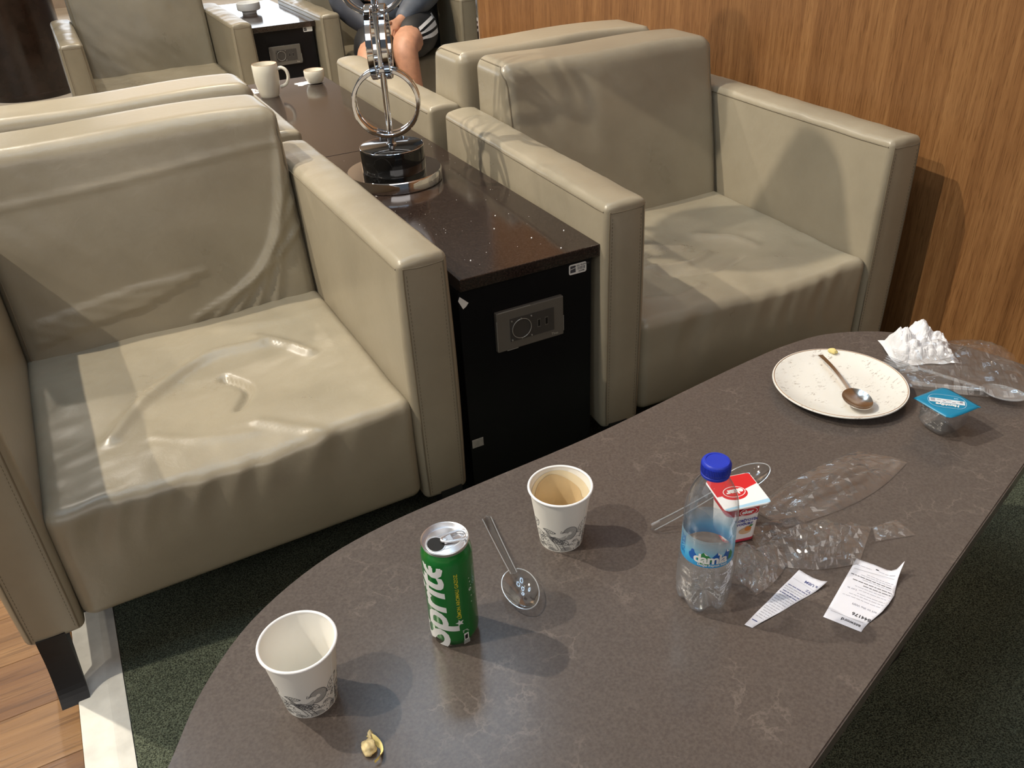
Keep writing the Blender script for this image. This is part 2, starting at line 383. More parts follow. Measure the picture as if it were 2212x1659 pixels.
def rbox(a, b, r, n=(8, 8, 8), fn=None, k=4):
    """dense rounded box from corner a to corner b; fn displaces the vertices"""
    c = [(a[i]+b[i])/2 for i in range(3)]; h = [(b[i]-a[i])/2 for i in range(3)]
    ax = []
    for i in range(3):
        e = np.tan(np.linspace(-pi/4, 0, k+1))  # even corner spacing
        lo = -h[i]+r*(1+e); mid = np.linspace(-h[i]+r, h[i]-r, n[i]+1)[1:]; hi = h[i]-r*(1+e[::-1])[1:]
        ax.append(np.concatenate([lo, mid, hi]))
    P = []; Fq = []
    for d in range(3):
        u, v = [(1, 2), (2, 0), (0, 1)][d]
        for sgn in (-1, 1):
            U, Vv = ax[u], ax[v]; base = len(P)
            for x in U:
                for y in Vv:
                    p = [0, 0, 0]; p[d] = sgn*h[d]; p[u] = x; p[v] = y; P.append(p)
            nv = len(Vv)
            for i in range(len(U)-1):
                for j in range(nv-1):
                    q = [base+i*nv+j, base+(i+1)*nv+j, base+(i+1)*nv+j+1, base+i*nv+j+1]
                    Fq.append(q if sgn > 0 else q[::-1])
    P = np.array(P); key = np.round(P*1e6).astype(np.int64)
    uq, first, inv = np.unique(key, axis=0, return_index=True, return_inverse=True); inv = inv.ravel()
    P = P[first]; F = [[int(inv[i]) for i in f] for f in Fq]
    H = np.array(h); core = np.clip(P, -(H-r), H-r); d = P-core; ln = np.linalg.norm(d, axis=1, keepdims=True)
    Q = core+np.where(ln > 1e-9, d/np.maximum(ln, 1e-9)*r, 0)
    Q = Q+np.array(c)
    if fn is not None: Q = fn(Q)
    return Q, F
def nz3(P, s, seed=0):
    return np.array([noise.noise(Vector((p[0]*s+seed, p[1]*s-seed, p[2]*s+2*seed))) for p in P])
def ribbon(mb, pts, w, f3):
    """flat printed stroke: 2-D polyline of width w mapped to 3-D by f3"""
    P = [np.array(p, float) for p in pts]; V = []; F = []
    for i, p in enumerate(P):
        d = P[min(i+1, len(P)-1)]-P[max(i-1, 0)]; L = np.linalg.norm(d); d = d/L if L > 1e-12 else np.array([1., 0])
        nn = np.array([-d[1], d[0]])*w/2
        V += [f3(*(p-nn)), f3(*(p+nn))]
    for i in range(len(P)-1): F.append((2*i, 2*i+2, 2*i+3, 2*i+1))
    mb.add(V, F)
def text_mesh(s, size=1, bold=0, shear=0, align='LEFT', maxedge=None, spacing=1):
    cu_ = bpy.data.curves.new('t', 'FONT'); cu_.body = s; cu_.size = size; cu_.offset = bold; cu_.shear = shear; cu_.align_x = align
    cu_.space_character = spacing; cu_.resolution_u = 3; cu_.fill_mode = 'FRONT'
    o = bpy.data.objects.new('t', cu_); C.objects.link(o)
    dg = bpy.context.evaluated_depsgraph_get(); dg.update()
    me = bpy.data.meshes.new_from_object(o.evaluated_get(dg))
    bm = bmesh.new(); bm.from_mesh(me); bmesh.ops.triangulate(bm, faces=bm.faces[:])
    if maxedge:
        for _ in range(5):
            es = [e for e in bm.edges if e.calc_length() > maxedge]
            if not es: break
            bmesh.ops.subdivide_edges(bm, edges=es, cuts=1); bmesh.ops.triangulate(bm, faces=[f for f in bm.faces if len(f.verts) > 3])
    bm.verts.index_update()
    V = [(v.co.x, v.co.y) for v in bm.verts]; F = [[v.index for v in f.verts] for f in bm.faces]
    bm.free(); bpy.data.objects.remove(o); bpy.data.curves.remove(cu_); bpy.data.meshes.remove(me)
    return V, F
def text_on(mb, s, f3, **k):
    V, F = text_mesh(s, **k); mb.add([f3(x, y) for x, y in V], F)
def smooth_poly(pts, n=8, closed=True):
    """Catmull-Rom through 2-D/3-D points"""
    P = [np.array(p, float) for p in pts]; N = len(P); out = []
    for i in range(N if closed else N-1):
        g = lambda k: P[k % N] if closed else P[max(0, min(N-1, k))]
        a, b, c, d = g(i-1), g(i), g(i+1), g(i+2)
        for j in range(n):
            t = j/n; out.append(.5*((2*b)+(c-a)*t+(2*a-5*b+4*c-d)*t*t+(3*b-a-3*c+d)*t**3))
    if not closed: out.append(P[-1])
    return out
# ================================================================== the setting
floor = MB().box((-6, -6.5, -.10), (4.5, 9.5, -.004)).build('floor', M['tile'], smooth=False); tag(floor, kind='structure')
# timber planks left of the cream strip, each a piece of the floor
k = 0
for r in range(-11, 18):
    y0 = .058+.124*r; off = random.uniform(0, .9); x = -.79
    first = True
    while x > -2.0:
        L = (off if first and off > .15 else random.uniform(.7, 1.2)); first = False
        x0 = max(x-L, -2.05)
        pm = M['plank_b'] if (r in (-1, 0, 1) and x > -.9 and r != -1) or random.random() < .3 else M['plank_a']
        o = MB().bbox((x0+.0002, y0+.0002, -.004), (x-.0002, y0+.1238, .006), .0007, 1).build('plank', pm, floor, smooth=False)
        x = x0; k += 1
        if x <= -2.04: break
carpet = MB()
nx_, ny_ = 40, 60
carpet = mesh_obj('carpet', [(-.715+2.0*0, 0, 0)], [], M['carpet']) if False else MB().box((-.716, -2.9, -.004), (1.184, 2.05, .004)).build('carpet', M['carpet'], smooth=False)
tag(carpet, 'dark green short pile carpet under the stone coffee table', 'carpet')
# cream strip between timber and carpet, bevelled down on the carpet side
mb = MB()
prof = [(-.7895, -.004), (-.7895, .0075), (-.788, .0085), (-.742, .0085), (-.738, .0080), (-.7175, .0048), (-.7165, -.004)]
V = []; F = []
ys = [-2.9, 2.05]
for y in ys: V += [(x, y, z) for x, z in prof]
n = len(prof); F = [(i, i+1, n+i+1, n+i) for i in range(n-1)]+[tuple(range(n-1, -1, -1)), tuple(range(n, 2*n))]
trim = mesh_obj('trim_1', V, F, M['cream_strip'], smooth=False); tag(trim, kind='structure')
wall = MB().box((1.185, -6.5, -.004), (1.265, 2.368, 4.2)).build('wall_right', M['wall_wood'], smooth=False); tag(wall, kind='structure')
t2 = MB().bbox((1.179, 2.368, -.004), (1.271, 2.385, 4.2), .003, 2).build('trim_2', M['chrome'], smooth=False); tag(t2, kind='structure')
bw = MB().box((-6, 9.4, -.004), (4.5, 9.5, 4.2)).build('added_back_wall', M['added_wall'], smooth=False); tag(bw, kind='structure')  # unseen wall, invented so the stone tops mirror something warm
ceil = MB().box((-6, -6.5, 4.2), (4.5, 9.5, 4.3)).build('ceiling', M['ceiling'], smooth=False); tag(ceil, kind='structure')
# ceiling lamps of the room (above the picture): their glow shows in the shiny things
def ring_lamp(x, y, R=.34):
    t = thing('ring_lamp', 'cool white ring shaped lamp under the ceiling', 'ceiling light', (x, y, 4.05), 0, 'ring lamps on the ceiling')
    MB().torus(R, .03, 40, 8).build('glowing_ring', M['ring_glow'], t)
    m = MB()
    for k in range(3): a = 2*pi*k/3; m.tube([(R*math.cos(a), R*math.sin(a), .02), (R*math.cos(a), R*math.sin(a), .15)], .004, 6)
    m.build('hanger', M['alu'], t)['kind'] = 'stuff'
for x, y in ((.35, -.15), (-.75, -.25), (-.2, .9), (.55, 1.9), (-1.6, 2.4)): ring_lamp(x, y)
def downlight(x, y):
    t = thing('downlight', 'small round warm downlight set in the ceiling', 'ceiling light', (x, y, 4.20), 0, 'downlights in the ceiling')
    MB().lathe([(.03, -.004), (.045, -.006), (.05, -.001), (.05, .0)], 24).build('trim_ring', M['alu'], t)
    MB().lathe([(0, -.003), (.031, -.003)], 24).build('lens', M['lamp_glow'], t)
for x, y in ((-.25, -.2), (.3, .4), (.62, 1.1), (-.9, .9), (.5, 2.0), (.9, 2.9), (-.3, 2.6), (-1.9, 2.3), (-2.5, -.4)): downlight(x, y)

# ================================================================== armchairs
from mathutils.bvhtree import BVHTree
def g2(X, Y, cx, cy, sx, sy, rot=0):
    dx, dy = X-cx, Y-cy; c, s = math.cos(rot), math.sin(rot)
    u, v = c*dx+s*dy, -s*dx+c*dy
    return np.exp(-(u/sx)**2-(v/sy)**2)
def ridge(X, Y, pts, w):
    """soft ridge along a polyline"""
    P = smooth_poly(pts, 6, False); best = np.full(len(X), 9.)
    for a, b in zip(P[:-1], P[1:]):
        d = b-a; L2 = d@d
        t = np.clip(((X-a[0])*d[0]+(Y-a[1])*d[1])/L2, 0, 1)
        best = np.minimum(best, np.hypot(X-a[0]-t*d[0], Y-a[1]-t*d[1]))
    return np.exp(-(best/w)**2)
W_, D_, TA = .80, .81, .092
def armchair(name, label, loc, rz, group, seed, ha=.62, hs=.352, hb=.13, ht=.746, top=0., W=W_, style='near', lm='leather', zoff=0., wr=1.):
    t = thing(name, label, 'armchair', loc, rz, group)
    x0, x1 = TA, W-TA
    # --- seat with its front apron
    def fseat(P):
        X = (P[:, 0]-x0)/(x1-x0); Y = (P[:, 1])/.56; tz = np.clip((P[:, 2]-hb)/(hs-hb), 0, 1); Q = P.copy()
        up = np.clip((tz-.72)/.28, 0, 1)
        z = .010*np.sin(pi*np.clip(X, 0, 1))*np.sin(pi*np.clip(Y, 0, 1))
        z = z-.022*wr*g2(X, Y, .52, .48, .30, .30)
        if style == 'A':
            z += .011*ridge(X, Y, [(.20, .30), (.33, .52), (.52, .68), (.70, .66)], .026)
            z += .008*ridge(X, Y, [(.70, .72), (.78, .60), (.83, .50)], .018)
            z -= .012*ridge(X, Y, [(.55, .52), (.60, .40), (.55, .28)], .012)
            z += .0028*ridge(X, Y, [(.30, .25), (.42, .16), (.55, .12)], .016)+.005*ridge(X, Y, [(.58, .16), (.66, .08), (.74, .0)], .018)
            z += .004*ridge(X, Y, [(.62, .85), (.80, .78), (.95, .80)], .03)
        elif style == 'B':
            z += .011*ridge(X, Y, [(.12, .52), (.25, .42), (.42, .36), (.55, .42)], .020)
            z += .008*ridge(X, Y, [(.20, .66), (.34, .60), (.50, .52)], .02)
            z -= .008*ridge(X, Y, [(.28, .34), (.45, .26), (.62, .30)], .02)
            z += .007*ridge(X, Y, [(.62, .60), (.72, .50), (.74, .38)], .025)+.006*ridge(X, Y, [(.08, .16), (.22, .12), (.34, .16)], .02)
        z += wr*.0040*nz3(P, 7, seed)+wr*.0016*nz3(P, 19, seed+3)+wr*.0013*nz3(np.stack([P[:, 0]*.5+P[:, 1]*.3, P[:, 1]-P[:, 0]*.35, P[:, 2]], 1), 30, seed+7)
        Q[:, 2] += z*up
        # apron: gathers hang from the front edge, the edge itself sags a little
        front = np.clip((.03-P[:, 1])/.03, 0, 1)
        edge = np.clip((.10-P[:, 1])/.10, 0, 1)*up
        Q[:, 2] -= edge*(.010*np.sin(pi*np.clip(X, 0, 1))+.004*np.sin(X*9+seed))
        P1 = np.stack([P[:, 0]*26+.35*np.sin(P[:, 2]*30), P[:, 2]*3, P[:, 0]*0], 1)
        gat = nz3(P1, 1., seed+9)
        Q[:, 1] -= front*wr*(.0065*gat*np.clip((tz-.25)/.6, 0, 1)+.010*np.sin(pi*np.clip(tz, 0, 1))*np.sin(pi*np.clip(X, 0, 1)))
        return Q
    V, F = rbox((x0+.001, .0, hb), (x1-.001, .60, hs), .022, (92, 80, 14) if style in 'AB' else (46, 40, 12), fseat)
    seat = mesh_obj('seat', V, F, M[lm], t)
    # --- backrest, leaning; deeper at the foot
    def fback(P):
        Q = P.copy(); tz = (P[:, 2]-.25)/(ht-.25); s = np.clip((P[:, 1]-.60)/.20, -.02, 1.02)
        yf = .530+.103*np.clip(tz, 0, 1.1)
        X = (P[:, 0]-x0)/(x1-x0)
        Q[:, 1] = yf+(.805-yf)*s
        fr = np.clip(1-s*2.2, 0, 1)
        bul = -.016*np.sin(pi*np.clip(X, 0, 1))*np.sin(pi*np.clip(tz, 0, 1))
        wr_ = wr*(.0035*nz3(P, 5, seed+5)+.0016*nz3(np.stack([P[:, 0]+P[:, 2]*.8, P[:, 1], (P[:, 2]-P[:, 0]*.8)*.35], 1), 24, seed+1))
        if style == 'A':
            for q in range(5):
                wr_ = wr_-.0055*ridge(X, tz, [(.55+.07*q, .22-.01*q), (.80+.03*q, .34+.05*q), (.99, .50+.12*q)], .0115)
                wr_ = wr_-.0042*ridge(X, tz, [(.06, .26+.02*q), (.22+.04*q, .30+.025*q), (.42+.05*q, .33+.02*q)], .0095)
            wr_ = wr_-.0020*ridge(X, tz, [(-.1, .79), (.35, .815), (.75, .85), (1.1, .87)], .012)
        if style == 'B': wr_ = wr_-.003*ridge(X, tz, [(.42, .9), (.40, .6), (.47, .3)], .05)
        Q[:, 1] += fr*(bul+wr_)
        tp = np.clip((tz-.90)/.10, 0, 1)
        Q[:, 2] += tp*(.003+.003*np.sin(X*7+seed)-.004*np.abs(2*X-1)**6)
        return Q
    V, F = rbox((x0+.001, .60, .25), (x1-.001, .80, ht), .030, (84, 8, 64) if style in 'AB' else (44, 8, 36), fback)
    back = mesh_obj('backrest', V, F, M[lm], t)
    # piping where the side panels of the backrest meet its face: lies on the leather
    bt_ = BVHTree.FromPolygons([v.co.copy() for v in back.data.vertices], [tuple(p_.vertices) for p_ in back.data.polygons])
    for xs, sg in ((x0+.004, 1), (x1-.004, -1)):
        raw = [(xs, .530+.103*(z-.25)/(ht-.25)-.004, z) for z in np.linspace(hs-.02, ht-.045, 16)]+[(xs, .630+.012*q, ht-.030+.010*q) for q in range(3)]+[(xs, y, ht+.004) for y in np.linspace(.665, .785, 8)]
        pts = []
        for q in raw:
            c_, nn, _, _ = bt_.find_nearest(Vector(q)); pts.append(c_+nn*.0003)
        MB().tube(pts, .0017, 6).build('piping', M['seam'], back)
    # --- arms
    for side in (0, 1):
        xa, xb = (0, TA) if side == 0 else (W-TA, W)
        def farm(P):
            Q = P.copy(); tz = np.clip((P[:, 2]-ha+.05)/.05, 0, 1); u = (P[:, 0]-xa)/TA
            Q[:, 2] += tz*(.006*np.sin(pi*np.clip(u, 0, 1))+wr*.0022*nz3(P, 12, seed+side)+wr*.0012*nz3(np.stack([P[:, 0]*.4, P[:, 1], P[:, 2]], 1), 60, seed+2))
            Q[:, 0] += (u-.5)*.008*np.clip(np.sin(pi*np.clip((P[:, 2]-hb)/(ha-hb), 0, 1)), 0, 1)*1.0
            fr = np.clip((.02-P[:, 1])/.02, 0, 1)
            Q[:, 1] -= fr*(.004*np.sin(pi*np.clip(u, 0, 1))+wr*.003*tz*nz3(P, 45, seed))
            return Q
        V, F = rbox((xa, 0, hb-.012), (xb, .80, ha), .0125, (7, 44, 26), farm)
        arm = mesh_obj('arm', V, F, M[lm], t)
        mb = MB(); ba = BVHTree.FromPolygons([v.co.copy() for v in arm.data.vertices], [tuple(p_.vertices) for p_ in arm.data.polygons])
        def snap_(q, off=.0002):
            c_, nn, _, _ = ba.find_nearest(Vector(q)); return c_+nn*off
        for xs, sg in ((xa, 1), (xb, -1)):
            # along the side just under the top edge, then down the front edge
            mb.tube([snap_((xs-sg*.012, y, ha-.0115+.001*math.sin(y*9+seed))) for y in np.linspace(.004, .785, 30)], .0014, 6)
            mb.tube([snap_((xs+sg*.0065, -.012, z)) for z in np.linspace(hb-.004, ha-.012, 24)], .0014, 6)
            for z in np.linspace(hb+.004, ha-.03, 62):    # stitches beside the front seam
                q = snap_((xs+sg*.0125, -.02, z), .0001); mb.box((q.x-.0004, q.y-.0006, z), (q.x+.0004, q.y+.001, z+.0042))
        mb.tube([snap_((x, -.02, ha-.014)) for x in np.linspace(xa+.007, xb-.007, 8)], .0011, 6)
        s = mb.build('seam', M['seam'], arm); tag(s, kind='stuff')
    # --- underframe and sabre legs
    MB().box((.05, .04, hb-.012), (W-.05, .76, hb+.02)).build('base_frame', M['black_leg'], t, smooth=False)
    for sx in (0, 1):
        xl = .016 if sx == 0 else W-.016-.044
        for fy in (0, 1):
            pf = smooth_poly([(-.026, hb), (-.030, hb*.62), (-.046, hb*.25), (-.066, zoff)], 5, False)
            pb = smooth_poly([(-.062, zoff), (-.040, hb*.18), (-.008, hb*.55), (.036, hb)], 5, False)
            poly = [(a[0]+.02, a[1]) for a in pf]+[(a[0]+.02, a[1]) for a in pb]
            if fy: poly = [(.735-a, b) for a, b in poly]
            V = [(xl, y, z) for y, z in poly]+[(xl+.044, y, z) for y, z in poly]; n = len(poly)
            F = [tuple(range(n)), tuple(range(2*n-1, n-1, -1))]+[(i, n+i, n+(i+1) % n, (i+1) % n) for i in range(n)]
            mesh_obj('leg', V, F, M['black_leg'], t, smooth=False)
    return t
rA, rB = .017, -.035
GA = 'beige leather lounge armchairs'
locA = (-.032-W_*math.cos(rA), -.036-W_*math.sin(rA), 0)
armchair('armchair', 'beige leather armchair left of the tall chrome ornament, wrinkled seat facing the table', locA, rA, GA, 3.1, style='A', zoff=.005)
armchair('armchair', 'beige leather armchair between the black side cabinet and the wooden wall', (.296, -.014, 0), rB, GA, 8.7, style='B', zoff=.004)
armchair('armchair', 'beige leather armchair seen from behind, back to back with the one beside the wooden wall', (.303+.80, 1.635, 0), pi, GA, 5.3, zoff=.004, wr=.7, style='n')
armchair('armchair', 'beige leather armchair seen from behind, only its back top showing beyond the left armchair', (-.035, 1.64, 0), pi, GA, 6.6, zoff=.004, wr=.7, style='n')
armchair('armchair', 'worn beige leather armchair in the far row, empty, beside the dark column', (-.497, 2.90, 0), 0, GA, 2.2, ha=.575, hs=.335, hb=.10, ht=.72, zoff=-.004, lm='leather2', wr=1.3, style='n')
armchair('armchair', 'worn beige leather armchair in the far row with the person sitting in it', (.615, 2.87, 0), 0, GA, 4.9, ha=.575, hs=.335, hb=.10, ht=.72, zoff=-.004, lm='leather2', wr=1.3, style='n')

# ================================================================== side cabinets
def socket_plate(root, x0, x1, z0, z1, y, fine=True):
    p = MB().bbox((x0, y-.010, z0), (x1, y+.001, z1), .0022, 2).build('socket_plate', M['plate_grey'], root, smooth=False)
    w, h = x1-x0, z1-z0; cx = x0+w*.36; cz = (z0+z1)/2; hs_ = h*.27
    fr = MB()
    a, b = x0+w*.19, x0+w*.845
    fr.box((a, y-.0116, cz-hs_*1.06), (b, y-.009, cz+hs_*1.06)); fr.build('inner_frame', M['plate_dark'], p, smooth=False)
    R = h*.245; cx = a+R+.003
    m = MB()
    T = Matrix.Translation((cx, y-.0118, cz)) @ Matrix.Rotation(pi/2, 4, 'X')
    m.lathe([(R, .0), (R, .0012), (R*.94, .0016), (R*.92, -.001), (R*.90, -.0035), (0, -.0035)], 40, T); m.build('socket', M['plate_dark'], p)
    m = MB(); m.torus(R*.985, .0007, 40, 6, Matrix.Translation((cx, y-.0134, cz)) @ Matrix.Rotation(pi/2, 4, 'X'))
    for dx, dz in ((0, R), (0, -R), (-R*1.02, R*.98), (R*1.02, R*1.0), (-R*1.02, -R), (R*1.02, -R)): m.box((cx+dx-.0011, y-.0142, cz+dz-.0011), (cx+dx+.0011, y-.0118, cz+dz+.0011))
    m.build('worn_edge', M['worn_edge'], p)['kind'] = 'stuff'
    m = MB()
    for dx in (-R*.38, R*.38): m.lathe([(0, 0), (.0024, 0)], 12, Matrix.Translation((cx+dx, y-.01605+.0075, cz-R*.1)) @ Matrix.Rotation(pi/2, 4, 'X'))
    m.build('pin_hole', M['dark'], p)
    for q in (0, 1):
        xx = x0+w*(.615+.115*q); MB().box((xx-.0024, y-.0120, cz-.0068), (xx+.0024, y-.0113, cz+.0068)).build('usb_port', M['dark'], p, smooth=False)
        MB().box((xx-.0034, y-.0118, cz-.0088), (xx+.0034, y-.0112, cz+.0088)).build('usb_frame', M['plate_grey'], p, smooth=False)
    m = MB()
    for (ax, az, bx, bz) in ((x0+.004, z1-.0006, x0+w*.5, z1+.0002), (x0+.02, z0-.0002, x0+w*.3, z0+.0007), (x0-.0002, z0+.004, x0+.0006, z0+h*.8), (x1-.0006, z0+h*.1, x1+.0002, z0+h*.5)):
        m.box((ax, y-.0102, az), (bx, y-.0085, bz))
    m.build('chipped_edge', M['worn_edge'], p, smooth=False)['kind'] = 'stuff'
    m = MB(); text_on(m, 'Thea', lambda X, Y: (x1-.028+X, y-.0103, z0+.006+Y), size=.0075, bold=.0001); m.build('lettering', M['worn_edge'], p, smooth=False)
    return p
def asset_sticker(root, x0, x1, z0, z1, y, fine=True):
    s = MB(); r = (z1-z0)*.18; poly = []
    for cx, cz, a0 in ((x1-r, z1-r, 0), (x0+r, z1-r, 90), (x0+r, z0+r, 180), (x1-r, z0+r, 270)):
        for q in range(4): a = math.radians(a0+30*q); poly.append((cx+r*math.cos(a), cz+r*math.sin(a)))
    V = [(px, y-.0004, pz) for px, pz in poly]+[(px, y, pz) for px, pz in poly]; n = len(poly)
    F = [tuple(range(n-1, -1, -1)), tuple(range(n, 2*n))]+[(i, (i+1) % n, n+(i+1) % n, n+i) for i in range(n)]
    s.add(V, F); o = s.build('sticker', M['sticker'], root, smooth=False)
    w, h = x1-x0, z1-z0; m = MB(); yy = y-.0006
    q = lambda a, b, c, d: m.add([(x0+a*w, yy, z0+b*h), (x0+c*w, yy, z0+b*h), (x0+c*w, yy, z0+d*h), (x0+a*w, yy, z0+d*h)], [(0, 1, 2, 3)])
    V = [(.07, .55), (.38, .66), (.38, .86), (.07, .86)]; m.add([(x0+a*w, yy, z0+b*h) for a, b in V], [(0, 1, 2, 3)])
    V = [(.07, .18), (.38, .18), (.38, .60), (.07, .49)]; m.add([(x0+a*w, yy, z0+b*h) for a, b in V], [(0, 1, 2, 3)])
    if fine:
        rr = random.Random(4); xx = .46
        while xx < .92: dw = rr.choice((.012, .02, .03)); q(xx, .36, xx+dw, .66); xx += dw+rr.choice((.014, .022))
        text_on(m, 'IGA TELEFONU', lambda X, Y: (x0+.43*w+X, yy, z0+.72*h+Y), size=h*.20, bold=.00015)
        text_on(m, '163498', lambda X, Y: (x0+.52*w+X, yy, z0+.14*h+Y), size=h*.22, bold=.00015)
    m.build('sticker_print', M['print_grey'], o, smooth=False)['kind'] = 'stuff'
def cabinet(label, y0, y1, x0, x1, zt, facing=True, name='side_cabinet'):
    t = thing(name, label, 'cabinet', (0, 0, 0), 0)
    MB().bbox((x0, y0, zt-.024), (x1, y1, zt), .0016, 2).build('stone_top', M['granite'], t, smooth=False)
    b = MB().bbox((x0-.006+.006, y0+.012, .05), (x1-.012, y1-.006, zt-.024), .001, 1).build('body', M['black_lam'], t, smooth=False)
    MB().box((x0+.02, y0+.04, .0045), (x1-.03, y1-.03, .052)).build('plinth', M['black_lam'], t, smooth=False)
    return t
c1 = cabinet('black side cabinet with glossy stone top between the two near armchairs', 0, .850, 0, .295, .543)
socket_plate(c1, .069, .214, .371, .455, .012)
asset_sticker(c1, .2325, .2715, .4885, .5095, .012)
m = MB(); P = [(-.0005, .497), (.003, .505), (.0195, .489), (.0145, .483), (.008, .479)]
m.add([(x, .0112, z) for x, z in P]+[(x, .012, z) for x, z in P], [(4, 3, 2, 1, 0)]+[(i, (i+1) % 5, 5+(i+1) % 5, 5+i) for i in range(5)])
tag(m.build('torn_label', M['sticker'], c1, smooth=False), 'torn white scrap of label')
tag(MB().bbox((.0035, .0112, .164), (.0285, .0125, .184), .0003, 1).build('tape_patch', M['tape_silver'], c1, smooth=False), 'silver tape patch')
# sparkles of the polished near top, modelled as small white bits
gr = random.Random(11); m = MB()
spots = [(.271, .095), (.200, .098), (.223, .024), (.054, .066), (.114, .562), (.225, .672), (.194, .243), (.094, .765), (.16, .18), (.12, .12), (.25, .2), (.08, .3)]
spots += [(gr.uniform(.02, .28), gr.uniform(.03, .8)) for _ in range(46)]
spots = [q for q in spots if math.hypot(q[0]-.103, q[1]-.58) > .125]
for i, (x, y) in enumerate(spots):
    r = .0016 if i < 8 else gr.uniform(.0004, .0008)
    m.lathe([(0, r*1.2), (r*.8, r*.8), (r, 0)], 6, T_((x, y, .543)))
g = m.build('crumb', M['white_plastic'], None, smooth=False); tag(g, 'tiny white crumbs scattered over the glossy black cabinet top', 'sparkles', kind='stuff')
c2 = cabinet('second black stone-topped cabinet, behind the near one, with the white mug on it', .852, 1.815, -.012, .294, .543)
c3 = cabinet('black side cabinet in the far row with glossy top holding the white bowl', 2.97, 3.86, .312, .612, .544)
socket_plate(c3, .372, .522, .381, .446, .982, ) if False else None
p3 = socket_plate(c3, .374, .524, .366, .452, 2.982)
asset_sticker(c3, .553, .597, .498, .520, 2.982, False)

# ================================================================== stone coffee table
out = [(-.660, -.720), (-.645, -.655), (-.615, -.600), (-.571, -.529), (-.501, -.458), (-.405, -.405), (-.300, -.378), (-.150, -.364), (.061, -.348), (.284, -.317), (.42, -.300), (.507, -.294), (.595, -.302),
       (.684, -.346), (.740, -.412), (.779, -.495), (.797, -.565), (.795, -.612), (.765, -.650), (.70, -.679), (.543, -.733), (.188, -.852), (-.056, -.933), (-.25, -.998), (-.42, -1.03), (-.56, -.99), (-.64, -.90), (-.668, -.80)]
tb = thing('coffee_table', 'long brown stone coffee table with rounded ends, littered with cups and wrappers', 'table', (0, -.62, 0))
P2 = smooth_poly(out, 5); P2 = [(p[0], p[1]+.62) for p in P2]
bm = bmesh.new(); vs = [bm.verts.new((x, y, .376)) for x, y in P2]; f = bm.faces.new(vs)
r_ = bmesh.ops.extrude_face_region(bm, geom=[f]); ev_ = [v for v in r_['geom'] if isinstance(v, bmesh.types.BMVert)]
for v in ev_: v.co.z = .402
bm.normal_update()
if any(f_.normal.z < 0 and f_.calc_center_median().z > .4 for f_ in bm.faces): bmesh.ops.reverse_faces(bm, faces=bm.faces[:])
tope = [e for e in bm.edges if all(v.co.z > .4 for v in e.verts)]
bmesh.ops.bevel(bm, geom=tope, offset=.002, segments=2, affect='EDGES')
me = bpy.data.meshes.new('table_top'); bm.to_mesh(me); bm.free(); me.materials.append(M['quartz'])
o = bpy.data.objects.new('table_top', me); C.objects.link(o); o.parent = tb
for x in (-.30, .40):
    MB().lathe([(0, .005), (.17, .005), (.17, .012), (.165, .016), (.05, .018), (.045, .03), (.045, .36), (.13, .374), (.13, .376)], 40, T_((x, .02 if x < 0 else .09, 0))).build('pedestal', M['black_leg'], tb)
ZT = .402

# ================================================================== column far left
t = thing('column', 'dark glossy round column behind the far empty armchair', 'column', (-.70, 5.15, -.004))
MB().lathe([(0, .0), (.262, .0), (.268, .012), (.268, .035), (.262, .04), (.262, 4.2), (0, 4.2)], 64).build('shaft', M['column'], t)
# ================================================================== ring ornament on the near cabinet
t = thing('table_lamp', 'tall lamp with a stem of linked chrome rings on a black marble drum', 'lamp', (.103, .580, .543), 0)
MB().lathe([(0, 0), (.108, 0), (.1095, .002), (.1095, .024), (.1075, .027), (0, .027)], 72).build('disc_base', M['chrome'], t)
MB().lathe([(0, .027), (.072, .027), (.0733, .030), (.0733, .078), (.0723, .081), (.0713, .0815), (0, .0815)], 72).build('marble_drum', M['marble'], t)
MB().torus(.0726, .0008, 72, 6, T_((0, 0, .081))).build('rim_wire', M['chrome'], t)
m = MB(); m.lathe([(0, .0815), (.0115, .0815), (.0115, .085), (.009, .087), (.0072, .087), (.0072, 1.03), (0, 1.03)], 24); m.build('pole', M['chrome'], t)
def hoop(R, axial, radial, T, n=72):
    m_ = MB(); pr = [(R-radial/2, -axial/2), (R+radial/2, -axial/2), (R+radial/2, axial/2), (R-radial/2, axial/2)]
    c = .0016; pp = []
    for (a, b), (sa, sb) in zip(pr, ((1, 1), (-1, 1), (-1, -1), (1, -1))):
        pp += [(a+sa*c, b), (a, b+sb*c)] if (sa*sb > 0) == False else [(a, b+sb*c), (a+sa*c, b)]
    V = []; F = []; k_ = len(pp)
    for i in range(n):
        a = 2*pi*i/n
        for r, z in pp: V.append((r*math.cos(a), r*math.sin(a), z))
    for i in range(n):
        for q in range(k_): F.append((i*k_+q, ((i+1) % n)*k_+q, ((i+1) % n)*k_+(q+1) % k_, i*k_+(q+1) % k_))
    return m_.add(V, F, T)
face = math.atan2(-.83, -.56)     # the lowest ring faces the seats' aisle
yaw1 = -.42
zc = [.177, .303, .432, .560]
